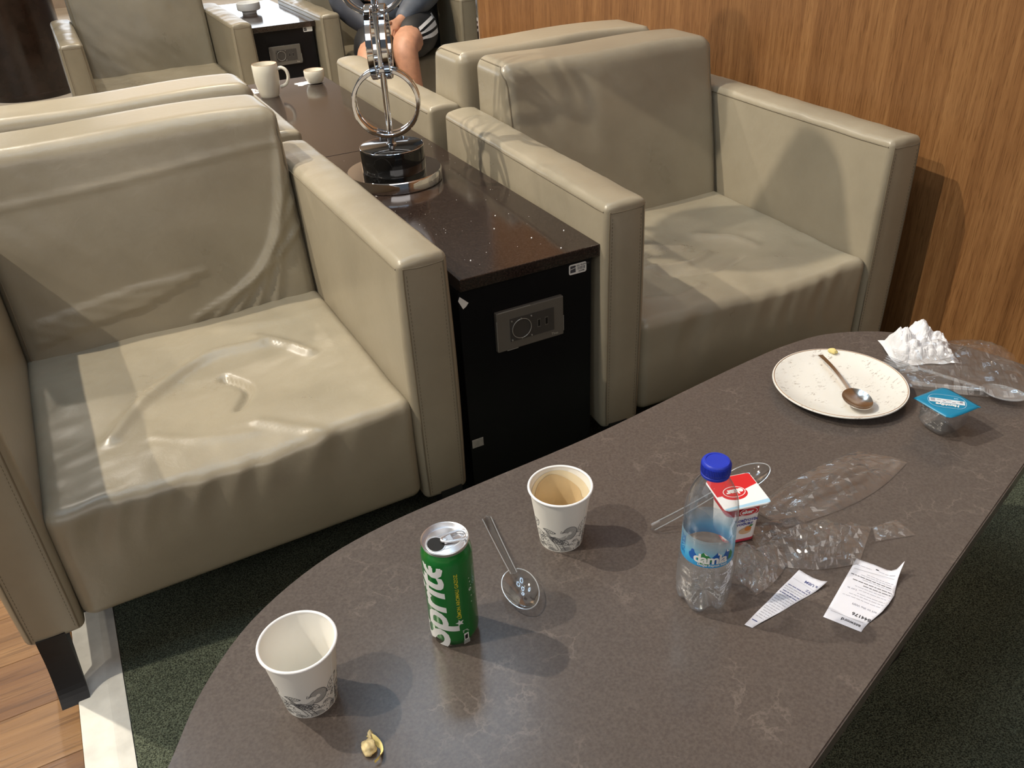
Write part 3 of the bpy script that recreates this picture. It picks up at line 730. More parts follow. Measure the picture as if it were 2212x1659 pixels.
for i, z in enumerate(zc):
    yw = yaw1 if i % 2 == 0 else yaw1+pi/2
    for s in (-1, 1):
        # ring plane contains the z axis; its axis points along angle yw-90
        ax = Vector((math.cos(yw-pi/2), math.sin(yw-pi/2), 0))
        T = Matrix.Translation(Vector((0, 0, z))+ax*s*(.0125 if i % 2 == 0 else .0150)) @ Matrix.Rotation(yw, 4, 'Z') @ Matrix.Rotation(pi/2, 4, 'X')
        hoop(.0710, .011 if i % 2 == 0 else .014, .009, T).build('ring', M['chrome'], t)
    for zz in (z-.0705, z+.0705):
        ax = Vector((math.cos(yw-pi/2), math.sin(yw-pi/2), 0))
        MB().tube([Vector((0, 0, zz))-ax*.014, Vector((0, 0, zz))+ax*.014], .005, 10).build('ring_pin', M['chrome'], t)

MB().lathe([(.150, .76), (.1515, .76), (.1475, .80), (.064, 1.02), (.060, 1.025), (.060, 1.02), (.146, .80), (.150, .76)], 48).build('lamp_shade', pmat('brown_lamp_shade', (.06, .04, .03), .8), t)
m = MB()
for k in range(3): m.tube([(0, 0, 1.01), (.061*math.cos(2*pi*k/3), .061*math.sin(2*pi*k/3), 1.02)], .003, 6)
m.build('shade_fitting', M['chrome'], t)['kind'] = 'stuff'
# ================================================================== mugs, napkins, bowl
def mug(name, label, loc, h, r, rb, handle, rz):
    t = thing(name, label, 'mug' if handle else 'cup', loc, rz)
    MB().lathe([(0, .004), (rb*.85, .004), (rb*.86, 0), (rb*.93, 0), (rb, .004), (rb*1.06, h*.12), (r*.98, h*.45), (r, h*.75), (r, h-.002), (r-.001, h), (r-.003, h), (r-.004, h-.003), (r-.004, h*.5), (rb*.95, .010), (0, .008)], 48).build('body', M['ceramic'], t)
    MB().torus(r-.0018, .0010, 48, 6, T_((0, 0, h))).build('glazed_rim', M['ceramic_rim'], t)
    if handle:
        pts = smooth_poly([(r-.004, 0, h*.82), (r+.012, 0, h*.86), (r+.026, 0, h*.76), (r+.029, 0, h*.55), (r+.019, 0, h*.36), (rb+.010, 0, h*.27)], 6, False)
        MB().tube(pts, .0052, 10).build('handle', M['ceramic'], t)
    return t
mug('mug', 'cream mug with a handle standing on the second cabinet top', (.060, 1.600, .543), .100, .0400, .030, True, -.45)
mug('small_cup', 'low cream cup on a napkin at the far end of the cabinet top', (.238, 1.690, .5456), .040, .034, .025, False, 0)
def crumple(loc, sx, sy, h, seed, mat, name, label, n=26, rz=0):
    V = []; F = []
    for i in range(n):
        for j in range(n):
            u, v = i/(n-1), j/(n-1)
            q = Vector((u*4+seed, v*4-seed, seed)); e = 1-max(abs(2*u-1), abs(2*v-1))**4
            z = (abs(noise.noise(q))*.9+abs(noise.noise(q*2.3))*.5)*h*e
            V.append(((u-.5)*sx+.2*sx*noise.noise(q+Vector((9, 0, 0))), (v-.5)*sy+.2*sy*noise.noise(q+Vector((0, 9, 0))), max(.0004, z)))
    for i in range(n-1):
        for j in range(n-1): F.append((i*n+j, (i+1)*n+j, (i+1)*n+j+1, i*n+j+1))
    o = mesh_obj(name, V, F, mat, None, False, loc); o.rotation_euler[2] = rz
    md = o.modifiers.new('thickness', 'SOLIDIFY'); md.thickness = .0003
    return tag(o, label, 'napkin')
crumple((.214, 1.704, .5432), .085, .05, .005, 3.3, M['napkin'], 'paper_napkin', 'flat white paper napkin lying under the low cream cup')
crumple((.012, 1.690, .5432), .06, .05, .016, 8.1, M['napkin'], 'paper_napkin', 'small white paper scrap left of the cream mug, by the far armchair')
t = thing('bowl', 'small white footed bowl on the glossy far cabinet', 'bowl', (.412, 3.44, .544))
MB().lathe([(0, 0), (.034, 0), (.036, .004), (.036, .010), (.055, .017), (.058, .022), (.058, .050), (.0565, .052), (.055, .050), (.054, .024), (.03, .018), (0, .017)], 48).build('body', M['bowl'], t)

# ================================================================== paper cups
CH, CR0, CR1 = .0885, .0285, .0400
def cup_r(z): return CR0+(CR1-CR0)*z/CH
def cup_pattern():
    mb = MB(); rr = random.Random(5)
    f3 = lambda s, z: ((cup_r(z*1.25)+.00022)*math.cos(s/.031), (cup_r(z*1.25)+.00022)*math.sin(s/.031), z*1.25)
    w = .00052
    def st(pts, ww=w): ribbon(mb, pts, ww, f3)
    per = 2*pi*.031/3
    for rep in range(3):
        o = rep*per; A = lambda L: [(o+x, z) for x, z in L]
        # curling wave with inner lines
        for q in range(7):
            k = 1-q*.115; cx, cz = .030, .0285
            L = []
            for a in np.linspace(-2.2, 2.9, 26):
                r = .0092*k*(1-.10*max(0, a-1.5)); L.append((cx+r*math.cos(a)*1.05, cz+r*math.sin(a)))
            if q == 0: L += [(cx-.0105, cz+.0045), (cx-.0112, cz+.0015), (cx-.0095, cz+.0010), (cx-.0062, cz+.0035)]
            st(A(L), w*(1.3 if q == 0 else .8))
        for q in range(5):
            st(A([(x, .024-.0016*q+.006*math.exp(-(x/.006)**2)-.0035*math.sin((x)/.022*pi)) for x in np.linspace(0, .025, 14)]), w*.8)
        # leaves with veins
        def leaf(x, z, ang, L, wd, nv):
            c, s = math.cos(ang), math.sin(ang); tr = lambda a, b: (x+c*a-s*b, z+s*a+c*b)
            for sg in (1, -1): st(A([tr(L*u, sg*wd*math.sin(pi*u)**.8) for u in np.linspace(0, 1, 14)]), w)
            st(A([tr(L*u, 0) for u in (0, .5, 1)]), w*.8)
            for v in range(1, nv):
                u = v/nv
                for sg in (1, -1): st(A([tr(L*u, 0), tr(L*min(1, u+.12), sg*wd*.85*math.sin(pi*min(1, u+.12))**.8)]), w*.7)
        leaf(.040, .026, .75, .020, .0048, 6); leaf(.044, .018, .35, .018, .004, 5); leaf(.006, .022, -.5, .018, .0045, 6)
        leaf(-.004, .031, -.12, .017, .0025, 7); leaf(.018, .019, -.62, .014, .0036, 5); leaf(.052, .010, .9, .012, .003, 4)
        # broad striped leaf
        for b in (0, .004, .009): st(A([(.000+b+.016*u, .022-.019*u+.004*math.sin(u*pi)) for u in np.linspace(0, 1, 10)]), w*1.1)
        for q in range(9):
            u = q/9; st(A([(.004+.016*u, .022-.019*u+.004*math.sin(u*pi)), (.009+.016*u, .0222-.019*u+.004*math.sin(u*pi))]), w*.7)
        # shells and beans at the foot
        for cx, cz, R, nn in ((.026, .0012, .0080, 6), (.049, .0015, .0085, 6), (.006, .0015, .006, 5), (.038, .013, .0045, 3), (.058, .005, .005, 4), (.032, .009, .0032, 2)):
            for q in range(nn):
                r = R*(1-q/nn); st(A([(cx+r*math.cos(a), max(.0008, cz+r*.75*math.sin(a))) for a in np.linspace(0, pi, 12)]), w*.8)
        for q in range(46):
            x, z = rr.uniform(0, per), rr.uniform(.002, .026)
            r = rr.uniform(.0005, .0016); a0 = rr.uniform(0, 6); st(A([(x+r*math.cos(a0+a), z+r*math.sin(a0+a)) for a in np.linspace(0, rr.uniform(2.5, 6.3), 9)]), w*.7)
        for q in range(10):
            x, z = rr.uniform(.03, per), rr.uniform(.006, .02); st(A([(x, z), (x+.003, z+.002), (x+.0025, z-.003), (x+.006, z-.001)]), w*.8)
    return mb
def paper_cup(label, loc, rz, residue):
    t = thing('paper_cup', label, 'cup', (*loc, ZT), rz, 'white paper cups with grey line pattern on the stone table')
    MB().lathe([(CR0-.0012, .006), (CR0-.0012, 0), (CR0, 0), (CR1, CH), (CR1-.0006, CH), (CR0-.0004, .0066), (0, .0066), (0, .006), (CR0-.0012, .006)], 64).build('body', M['white_paper'], t)
    MB().torus(CR1+.0006, .0017, 64, 10, T_((0, 0, CH))).build('rolled_rim', M['white_plastic'], t)
    cup_pattern().build('printed_pattern', M['print_grey'], t, smooth=False)['kind'] = 'stuff'
    a = 1.6; m = MB()
    V = []
    for z in np.linspace(.0005, CH-.002, 8):
        for da, dr in ((-.016, .0001), (-.016, .0006), (.016, .0006), (.016, .0001)): V.append(((cup_r(z)+dr)*math.cos(a+da), (cup_r(z)+dr)*math.sin(a+da), z))
    F = []
    for i in range(7):
        for q in range(3): F.append((4*i+q, 4*i+q+1, 4*i+4+q+1, 4*i+4+q))
    m.add(V, F); m.build('side_seam', M['white_paper'], t, smooth=False)
    if residue:
        for nm_, dr, top_, col_ in (('milk_film', .0012, lambda aa: .080+.004*math.sin(2*aa), (.72, .63, .45)), ('coffee_residue', .0017, lambda aa: .036+.034*max(0, math.cos(aa+1.92))**.6+.018*max(0, math.cos(aa-2.86))+.006*math.sin(3*aa+1), (.60, .46, .27))):
            m = MB(); V = []; F = []; n = 72; kz = 8
            for i in range(n):
                aa = 2*pi*i/n; zt_ = top_(aa)
                for q in range(kz):
                    z = .0072+(zt_-.0072)*q/(kz-1); r = cup_r(z)-dr; V.append((r*math.cos(aa), r*math.sin(aa), z))
            for i in range(n):
                for q in range(kz-1): F.append((i*kz+q, i*kz+q+1, ((i+1) % n)*kz+q+1, ((i+1) % n)*kz+q))
            V.append((0, 0, .0066+dr)); F += [(len(V)-1, i*kz, ((i+1) % n)*kz) for i in range(n)]
            m.add(V, F); m.build(nm_, pmat(nm_, col_, .5, var=.06, vscale=40), t)
        rr = random.Random(3); m = MB()
        for q in range(22):
            aa = rr.uniform(-.3, 2.4); z = rr.uniform(.03, .082); r = cup_r(z)-.0012
            m.lathe([(0, .0004), (.0005, 0)], 5, Matrix.Translation((r*math.cos(aa), r*math.sin(aa), z)) @ Matrix.Rotation(aa+pi/2, 4, 'Z') @ Matrix.Rotation(pi/2, 4, 'X'))
        s = m.build('coffee_speck', pmat('coffee_brown', (.16, .09, .04), .5), t); s['kind'] = 'stuff'
    return t
cA = math.atan2(-1.251+.605, -.519+.468)
paper_cup('empty white paper cup nearest the rounded left end of the stone table', (-.468, -.603), -2.42, False)
paper_cup('white paper cup with a milky coffee stain inside, behind the clear spoon', (-.102, -.524), -2.71, True)

# ================================================================== soda can
t = thing('soda_can', 'slim green soda can, opened, with white and yellow lettering', 'can', (-.2905, -.5965, ZT))
MB().lathe([(0, .006), (.018, .004), (.0215, 0), (.0232, .0), (.0245, .003), (.0282, .0105), (.0288, .014), (.0288, .1265), (.0284, .1305), (.0265, .1375), (.0258, .1395), (.0256, .141)], 72).build('body', M['can_green'], t)
MB().lathe([(.0256, .1405), (.0262, .1432), (.0268, .1450), (.0262, .1458), (.0252, .1452), (.0243, .1405), (.0238, .1390), (.0230, .1387), (.0222, .1400), (.0215, .1404), (0, .1404)], 72).build('top_lid', M['alu'], t)
ca = pi*.98                       # the mouth points to the table's left end
Tm = T_((0, 0, 0), ca)
m = MB(); m.lathe([(0, .14052), (.0095, .14052)], 36, Tm @ Matrix.Translation((.0108, 0, 0)) @ Matrix.Diagonal((1.0, 1.18, 1, 1))); m.build('mouth', M['dark'], t)
m = MB(); m.torus(.0102, .0005, 40, 6, Tm @ Matrix.Translation((.0107, 0, .1405)) @ Matrix.Diagonal((1.02, 1.2, 1, 1)))
m.tube([(-.019*math.cos(a), .012*math.sin(a), .1405) for a in np.linspace(-1.9, 1.9, 24)], .0004, 6, T=Tm); m.build('lid_bead', M['alu'], t)
m = MB(); pts = [( -.0165+.0088*math.cos(a) if math.cos(a) < 0 else -.0165+.0205*math.cos(a), .0072*math.sin(a), .1428+.0006*math.cos(a)) for a in np.linspace(0, 2*pi, 40)[:-1]]
m.tube(pts, .0016, 8, closed=True, T=Tm)
m.bbox((-.0085, -.0062, .1418), (.0025, .0062, .1436), .0006, 1, Tm); m.lathe([(0, .1445), (.0024, .1442), (.0028, .1420)], 14, Tm); m.build('pull_tab', M['alu'], t)
phc = math.atan2(-1.251+.5965, -.519+.2905)   # side of the can turned to the seats opposite
def can_f3(rad, s0, z0): return lambda X, Y: ((rad)*math.cos(phc+(s0-Y)/.0288), rad*math.sin(phc+(s0-Y)/.0288), z0+X)
def can_wrap(s0, z0):
    def f(X, Y):
        z = z0+X; r = .02895 if z < .1265 else .02895-(z-.1265)*.32
        a = phc+(s0-Y)/.0288; return (r*math.cos(a), r*math.sin(a), z)
    return f
m = MB(); V2, F2 = text_mesh('Sprite', size=.05, bold=.0011, shear=.10, maxedge=.004, spacing=.93)
xs_ = [v[0] for v in V2]; k_ = .135/(max(xs_)-min(xs_)); ky_ = .0135/-min(v[1] for v in V2); cw = can_wrap(-.0085, .003-min(xs_)*k_); m.add([cw(x*k_, y*ky_) for x, y in V2], F2); m.build('brand_lettering', M['can_white'], t, smooth=False)
m = MB(); text_on(m, 'LİMON AROMALI GAZOZ', can_wrap(.0085, .047), size=.0059, bold=.00012, maxedge=.004); m.build('flavour_lettering', M['yellow_ink'], t, smooth=False)
m = MB(); L = []
for q in range(10): a = pi*q/5+.25; r = .0052 if q % 2 == 0 else .0024; L.append((.0405+r*math.cos(a), r*math.sin(a)))
ff = can_wrap(.0062, 0); m.add([ff(*p) for p in L]+[ff(.0405, 0)], [(10, i, (i+1) % 10) for i in range(10)]); m.build('star', M['can_white'], t, smooth=False)
m = MB(); ff = can_wrap(.0125, .010)
m.add([ff(*p) for p in [(0, -.003), (0, .003), (.0105, .003), (.0105, -.003)]], [(0, 1, 2, 3)])
for q in range(4): m.add([ff(-.006+.0016*q, -.004), ff(-.006+.0016*q, .004), ff(-.0054+.0016*q, .004), ff(-.0054+.0016*q, -.004)], [(0, 1, 2, 3)])
for q in range(3): m.add([ff(.0125+.0016*q, -.004+.001*q), ff(.0125+.0016*q, .004), ff(.0131+.0016*q, .004), ff(.0131+.0016*q, -.004+.001*q)], [(0, 1, 2, 3)])
m.build('recycling_mark', M['can_white'], t, smooth=False)['kind'] = 'stuff'
m = MB(); ff2 = lambda X, Y: tuple(Vector(ff(X, Y))*1.0+Vector((math.cos(phc), math.sin(phc), 0))*.0002)
m.add([ff2(*p) for p in [(.0015, -.0015), (.0015, .002), (.0075, .002), (.009, -.0018)]], [(0, 1, 2, 3)]); m.build('mark_figure', M['dark'], t, smooth=False)
m = MB()
for (s, z, r) in ((.024, .083, .0022), (.0245, .094, .001), (.0252, .072, .001), (.0245, .063, .0008), (.0256, .088, .0007), (.0235, .1, .0007)):
    ff = can_wrap(s, z); n = 10; m.add([ff(r*math.cos(2*pi*q/n), r*math.sin(2*pi*q/n)) for q in range(n)]+[ff(.55*r*math.cos(2*pi*q/n), .55*r*math.sin(2*pi*q/n)) for q in range(n)], [(q, (q+1) % n, n+(q+1) % n, n+q) for q in range(n)])
m.build('bubble_print', M['can_white'], t, smooth=False)['kind'] = 'stuff'

# ================================================================== cutlery
def sheet(ns, nt, f, thick, mb=None):
    """a bent sheet: f(s, t) -> point, s along, t across in -1..1, closed with a lower skin"""
    mb = mb or MB(); V = []
    for lay in (0, 1):
        for i in range(ns+1):
            for j in range(nt+1):
                x, y, z = f(i/ns, 2*j/nt-1); V.append((x, y, z-(thick if lay else 0)))
    F = []; N = (ns+1)*(nt+1); q = lambda i, j, l: l*N+i*(nt+1)+j
    for i in range(ns):
        for j in range(nt):
            F.append((q(i, j, 0), q(i+1, j, 0), q(i+1, j+1, 0), q(i, j+1, 0))); F.append((q(i, j, 1), q(i, j+1, 1), q(i+1, j+1, 1), q(i+1, j, 1)))
    for i in range(ns): F += [(q(i, 0, 0), q(i, 0, 1), q(i+1, 0, 1), q(i+1, 0, 0)), (q(i, nt, 0), q(i+1, nt, 0), q(i+1, nt, 1), q(i, nt, 1))]
    for j in range(nt): F += [(q(0, j, 0), q(0, j+1, 0), q(0, j+1, 1), q(0, j, 1)), (q(ns, j, 0), q(ns, j, 1), q(ns, j+1, 1), q(ns, j+1, 0))]
    return mb.add(V, F)
def bowl_part(L, bl, bw, hw, depth, th, nk):
    def f(s0, t_):
        s = (1-math.cos(pi*s0))/2; x = L-bl+bl*s
        wv = max(bw/2*math.sqrt(max(0, 1-(2*s-1)**2))*(1.10-.18*s), hw*.42*(1-s) if s < .5 else 0.0004)
        d = depth*(1-(2*s-1)**2)*(1-t_*t_)
        return (x, t_*wv, depth+.0015+.004*(1-s)*(1-s)-d)
    return sheet(26, 14, f, th)
def clear_spoon(name, label, loc, rz, pitch=0, L=.178, group=None, mt='clear_ps'):
    t = thing(name, label, 'spoon', loc, rz, group); t.rotation_euler = (0, pitch, rz)
    bowl_part(L, .066, .043, .009, .0085, .0011, .004).build('spoon_bowl', M[mt], t)
    def hf(s, t_):
        x = (L-.061)*s; wv = (.0066-.0022*s)*(math.sqrt(max(0, 1-(1-min(1, s/.045))**2)) if s < .045 else 1)+.0002
        return (x, t_*wv, .0035+.006*s*s*1.4+.0016*(abs(t_) > .7))
    sheet(30, 10, hf, .0013).build('handle', M[mt], t)
    m = MB()
    for sg in (-1, 1): m.tube([((L-.061)*s, sg*(.0062-.0022*s), .0040+.0084*s*s) for s in np.linspace(.04, 1, 12)], .0007, 6)
    m.build('handle_rib', M['ps_edge'] if mt == 'clear_ps' else M[mt], t)['kind'] = 'stuff'
    bl, bw, dp = .066, .043, .0085
    pts = []
    for a in np.linspace(-pi*.93, pi*.93, 48):
        s = (1+math.cos(a))/2; pts.append((L-bl+bl*s, bw/2*math.sin(a)*(1.10-.18*s), dp+.0017+.004*(1-s)**2))
    MB().tube(pts, .0007, 6).build('bowl_rim', M['ps_edge'] if mt == 'clear_ps' else M[mt], t); return t
clear_spoon('plastic_spoon', 'clear plastic spoon lying flat beside the green can', (-.172, -.438, ZT), math.atan2(-.628+.437, -.205+.173), L=.186)
d = Vector((.1700-.0080, -.616+.574, .064)); 
clear_spoon('plastic_spoon', 'clear plastic spoon leaning across the yoghurt pot lid', (.0080, -.574, ZT+.0005), math.atan2(d.y, d.x), -math.asin(d.z/d.length), L=.178)
t = thing('metal_spoon', 'steel teaspoon lying on the speckled white plate', 'spoon', (.5016, -.378, .4155), math.atan2(-.137, -.054))
bowl_part(.170, .055, .044, .006, .0075, .001, .004).build('spoon_bowl', M['steel'], t)
sheet(24, 4, lambda s, t_: (.118*s, t_*(.0042-.0018*s), .0085+.010*math.sin(pi*s*.9)*.6-.0032*s), .0022).build('handle', M['steel'], t)
def fork(label, loc, rz):
    t = thing('plastic_fork', label, 'fork', loc, rz); L = .172
    m = MB(); sheet(12, 10, lambda s, t_: (L-.058+.022*s, t_*(.004+.0085*min(1, s*1.3)), .0075-.004*math.sin(pi*s*.6)), .0013, m)
    m.build('fork_head', M['cloudy_ps'], t)
    for q in range(4):
        y = -.0105+.007*q; MB().tube([(L-.038+.038*s, y*(1+.1*s), .0035+.004*s*s+.001) for s in np.linspace(0, 1, 8)], [.0019]*5+[.0016, .0013, .0007], 8).build('tine', M['cloudy_ps'], t)
    sheet(20, 6, lambda s, t_: ((L-.056)*s, t_*(.0055-.0018*s), .004+.0045*s+.0014*(abs(t_) > .6)), .0013).build('handle', M['cloudy_ps'], t)
    m = MB(); m.tube([((L-.056)*s, 0, .0045+.0045*s) for s in np.linspace(0, 1, 8)], .0008, 6); m.build('handle_rib', M['cloudy_ps'], t)
    return t
fork('clear plastic fork inside the wrapper, its tines between plate and napkin', (.664, -.592, ZT+.004), math.atan2(-.468+.590, -.612+.664-.104))
clear_spoon('plastic_spoon', 'clear plastic spoon in the wrapper at the table end, behind the teal-lidded cup', (.580, -.503, ZT+.003), math.atan2(-.629+.503, .6877-.580), L=.170, mt='cloudy_ps')
# ================================================================== water bottle
def z_grad(name, stops, axis=2, z0=0, z1=1, rough=.35, alpha=None):
    t = NT(name); tc = t.n('ShaderNodeTexCoord'); sp = t.n('ShaderNodeSeparateXYZ'); t.l(tc.outputs['Object'], sp.inputs[0])
    mr = t.n('ShaderNodeMapRange'); mr.inputs[1].default_value = z0; mr.inputs[2].default_value = z1; t.l(sp.outputs[axis], mr.inputs[0])
    t.l(t.ramp(mr.outputs[0], stops), t.b.inputs['Base Color']); t.b.inputs['Roughness'].default_value = rough
    if alpha: t.l(t.ramp(mr.outputs[0], [(p, (a, a, a)) for p, a in alpha]), t.b.inputs['Alpha'])
    return t.m
BX, BY = -.0070, -.7005
t = thing('water_bottle', 'clear plastic water bottle with blue cap and blue label, nearly empty', 'bottle', (BX, BY, ZT))
n = 80; prof = [(0, .012), (.008, .0115), (.014, .008), (.020, .002), (.0245, .0), (.028, .0025), (.0305, .008), (.0322, .017), (.0328, .028), (.0328, .045), (.0324, .056), (.0316, .064), (.0320, .068), (.0312, .072), (.0302, .077),
        (.0302, .117), (.0306, .122), (.0301, .126), (.0308, .132), (.0306, .140), (.0298, .149), (.0280, .159), (.0250, .168), (.0212, .176), (.0172, .183), (.0140, .188), (.0128, .191), (.0128, .197)]
def bottle_shell(rows, close):
    V = []; F = []
    for r, z in rows:
        for k in range(n):
            a = 2*pi*k/n; val = .5-.5*math.cos(5*a)     # five feet
            zz, rr_ = z, r
            if z < .03:
                fade = 1-z/.03
                zz = z+val**2*.0085*fade*(1 if r > .006 else 0); rr_ = r*(1-.07*val**2*fade)
            elif z < .062: rr_ = r*(1+.010*math.sin(z*420)+.006*math.sin(10*a+z*300))
            V.append((rr_*math.cos(a), rr_*math.sin(a), zz))
    for i in range(len(rows)-1):
        for k in range(n): F.append((i*n+k, i*n+(k+1) % n, (i+1)*n+(k+1) % n, (i+1)*n+k))
    return V, F
low = [(.0001, .012)]+[p for p in prof[1:] if p[1] <= .072 or p[0] < .02 and p[1] < .01]
pz = []
for a, b in zip(prof[8:14], prof[9:15]):
    for s in np.linspace(0, 1, 5)[:-1]: pz.append((a[0]+(b[0]-a[0])*s, a[1]+(b[1]-a[1])*s))
rows_low = [(.0002, .012)]+prof[1:8]+pz
V, F = bottle_shell(rows_low+[prof[14]], False); mesh_obj('base', V, F, M['pet_base'], t)
V, F = bottle_shell(prof[14:], False); mesh_obj('body', V, F, M['pet'], t)
MB().lathe([(.0128, .1965), (.0162, .1965), (.0166, .198)], 48).build('neck_ring', M['pet'], t)
cp = MB(); cp.lathe([(.0128, .1905), (.0158, .1905), (.0160, .1915), (.0160, .1935), (.0155, .1940), (.0155, .1945), (.0160, .1950), (.0160, .2060), (.0154, .2080), (.0140, .2092), (.0118, .2094), (.0115, .2088), (0, .2088)], 64)
cap = cp.build('cap', M['cap_blue'], t)
m = MB()
for q in range(60): a = 2*pi*q/60; m.box((-.0004, -.0004, .1955), (.0004, .0004, .2055), Matrix.Rotation(a, 4, 'Z') @ Matrix.Translation((.0161, 0, 0)))
m.build('cap_ridge', M['cap_blue'], cap, smooth=False)['kind'] = 'stuff'
# a remnant of water at the bottom
# label band
lab_m = z_grad('printed_film_label', [(0, (.015, .26, .60)), (.25, (.04, .38, .70)), (.5, (.16, .50, .76)), (1, (.42, .66, .82))], 2, .077, .117, .35, [(0, .96), (.35, .9), (.6, .55), (1, .28)])
lb = MB().lathe([(.0305, .0775), (.0305, .087), (.0305, .097), (.0305, .107), (.0305, .1165)], 80).build('label', lab_m, t)
phb = math.atan2(-1.251-BY, -.519-BX)
def lab_f(ds, dz, r=.0307): return lambda X, Y: (r*math.cos(phb+(ds+X)/.0305), r*math.sin(phb+(ds+X)/.0305), dz+Y)
def poly_on(name, P, f, mat, parent, maxedge=.004):
    bm = bmesh.new(); fc = bm.faces.new([bm.verts.new((x, y, 0)) for x, y in P]); bmesh.ops.triangulate(bm, faces=[fc])
    for _ in range(4):
        es = [e for e in bm.edges if e.calc_length() > maxedge]
        if not es: break
        bmesh.ops.subdivide_edges(bm, edges=es, cuts=1); bmesh.ops.triangulate(bm, faces=[q for q in bm.faces if len(q.verts) > 3])
    bm.verts.index_update(); V = [f(v.co.x, v.co.y) for v in bm.verts]; F = [[v.index for v in q.verts] for q in bm.faces]; bm.free()
    return mesh_obj(name, V, F, mat, parent, False)
fl = lab_f(.006, .0775, .03062)
poly_on('green_hill', [(-.012, .004), (-.017, .013), (-.009, .0225), (-.004, .019), (.002, .013), (-.002, .004)], fl, M['green_leaf'], lb)
poly_on('blue_hill', [(-.002, .006), (.000, .015), (.007, .0235), (.014, .015), (.018, .0255), (.024, .018), (.025, .007)], fl, M['mid_blue'], lb)
poly_on('green_hill', [(.021, .008), (.024, .022), (.029, .014), (.028, .007)], lab_f(.006, .0775, .03066), M['green_leaf'], lb)
poly_on('blue_drop', [(-.022+.0052*math.cos(a)*(1 if math.sin(a) < .6 else .75), .0135+.0062*math.sin(a)+(.003 if math.sin(a) > .85 else 0)) for a in np.linspace(0, 2*pi, 22)[:-1]], fl, M['mid_blue'], lb)
fs = lab_f(.006, .0775, .03070)
for P in ([(-.009, .0225), (-.0035, .0185), (-.0065, .0185)], [(.007, .0235), (.011, .019), (.0075, .0190)], [(.018, .0255), (.022, .0205), (.0185, .021)]): poly_on('snow_cap', P, fs, M['can_white'], lb)
m = MB(); text_on(m, 'damla', lab_f(-.0145, .0842, .0309), size=.0182, bold=.0006, maxedge=.004, spacing=.93); m.build('brand_lettering', M['can_white'], lb, smooth=False)
m = MB(); text_on(m, 'Doğal Kaynak Suyu', lab_f(-.009, .0800, .0309), size=.0044, bold=.00012, maxedge=.003); m.build('subtitle_lettering', M['can_white'], lb, smooth=False)
m = MB(); rr = random.Random(8)
for q in range(5):
    x0 = -.030-.0022*q
    for zz in np.arange(.084, .110, .0016):
        if rr.random() < .75: m.add([lab_f(0, 0, .0309)(a, b) for a, b in ((x0, zz), (x0+.0011, zz), (x0+.0011, zz+rr.uniform(.0007, .0013)), (x0, zz+.0010))], [(0, 1, 2, 3)])
m.build('small_print', M['mid_blue'], lb, smooth=False)['kind'] = 'stuff'
m = MB(); rb_ = lambda X, Y: (.03035*math.cos(phb+pi+.55+X/.0305), .03035*math.sin(phb+pi+.55+X/.0305), .118+Y)
m.add([rb_(a, b) for a, b in ((0, 0), (.012, 0), (.012, .018), (0, .018))], [(0, 1, 2, 3)]); m.build('clear_sticker', thin_clear('pale_sticker', .05, .3, 3, .2, haze=.25, hazecol=(.8, .82, .86)), t, smooth=False)

# ================================================================== yoghurt pot
YX, YY, yw = .1000, -.6300, math.radians(-14)
t = thing('yoghurt_pot', 'small white and red yoghurt pot with a foil lid, behind the bottle', 'yoghurt', (YX, YY, ZT), yw)
def rsq(h, r, k=5):
    P = []
    for cx, cy, a0 in ((h-r, h-r, 0), (-h+r, h-r, 90), (-h+r, -h+r, 180), (h-r, -h+r, 270)):
        for q in range(k): a = math.radians(a0+90*q/(k-1)); P.append((cx+r*math.cos(a), cy+r*math.sin(a)))
    return P
def stack(levels, capb=True, capt=True):
    V = []; F = []; n_ = None
    for P, z in levels:
        n_ = len(P); V += [(x, y, z) for x, y in P]
    for i in range(len(levels)-1):
        for q in range(n_): F.append((i*n_+q, i*n_+(q+1) % n_, (i+1)*n_+(q+1) % n_, (i+1)*n_+q))
    if capb: F.append(tuple(range(n_-1, -1, -1)))
    if capt: F.append(tuple(range((len(levels)-1)*n_, len(levels)*n_)))
    return V, F
ybm = z_grad('printed_pot_wall', [(0, (.45, .02, .05)), (.085, (.55, .05, .08)), (.10, (.80, .76, .76)), (.71, (.80, .79, .79)), (.72, (.50, .012, .018)), (1, (.55, .014, .02))], 2, 0, .068, .35)
for e_ in ybm.node_tree.nodes:
    if e_.type == 'VALTORGB': e_.color_ramp.interpolation = 'LINEAR'
V, F = stack([(rsq(.0200, .008), 0), (rsq(.0212, .008), .0015), (rsq(.0222, .0085), .02), (rsq(.0245, .009), .0655), (rsq(.0250, .009), .068)]); mesh_obj('pot', V, F, ybm, t, False)
V, F = stack([(rsq(.0315, .007), .0675), (rsq(.0318, .007), .0682), (rsq(.0315, .007), .0692)]); rimo = mesh_obj('rim', V, F, M['white_plastic'], t, False)
V, F = stack([(rsq(.0312, .0068), .0692), (rsq(.0312, .0068), .0696)]); lid = mesh_obj('lid', V, F, M['white_plastic'], t, False)
zf = lambda dz: (lambda X, Y: (X, Y, .0697+dz))
poly_on('red_field', [(-.0305, -.004), (-.0305, .028), (-.028, .0305), (.028, .0305), (.0305, .028), (.0305, .008), (.018, .004), (.004, -.001), (-.012, -.004)], zf(0), M['red'], lid, 1)
poly_on('red_oval', [(-.006+.0175*math.cos(a), -.003+.0125*math.sin(a)) for a in np.linspace(0, 2*pi, 36)[:-1]], zf(.00006), M['red'], lid, 1)
poly_on('blue_band', [(-.031, -.0305), (.030, -.0305), (.031, -.027), (.031, -.0235), (-.031, -.0275)], zf(.00006), M['skyblue'], lid, 1)
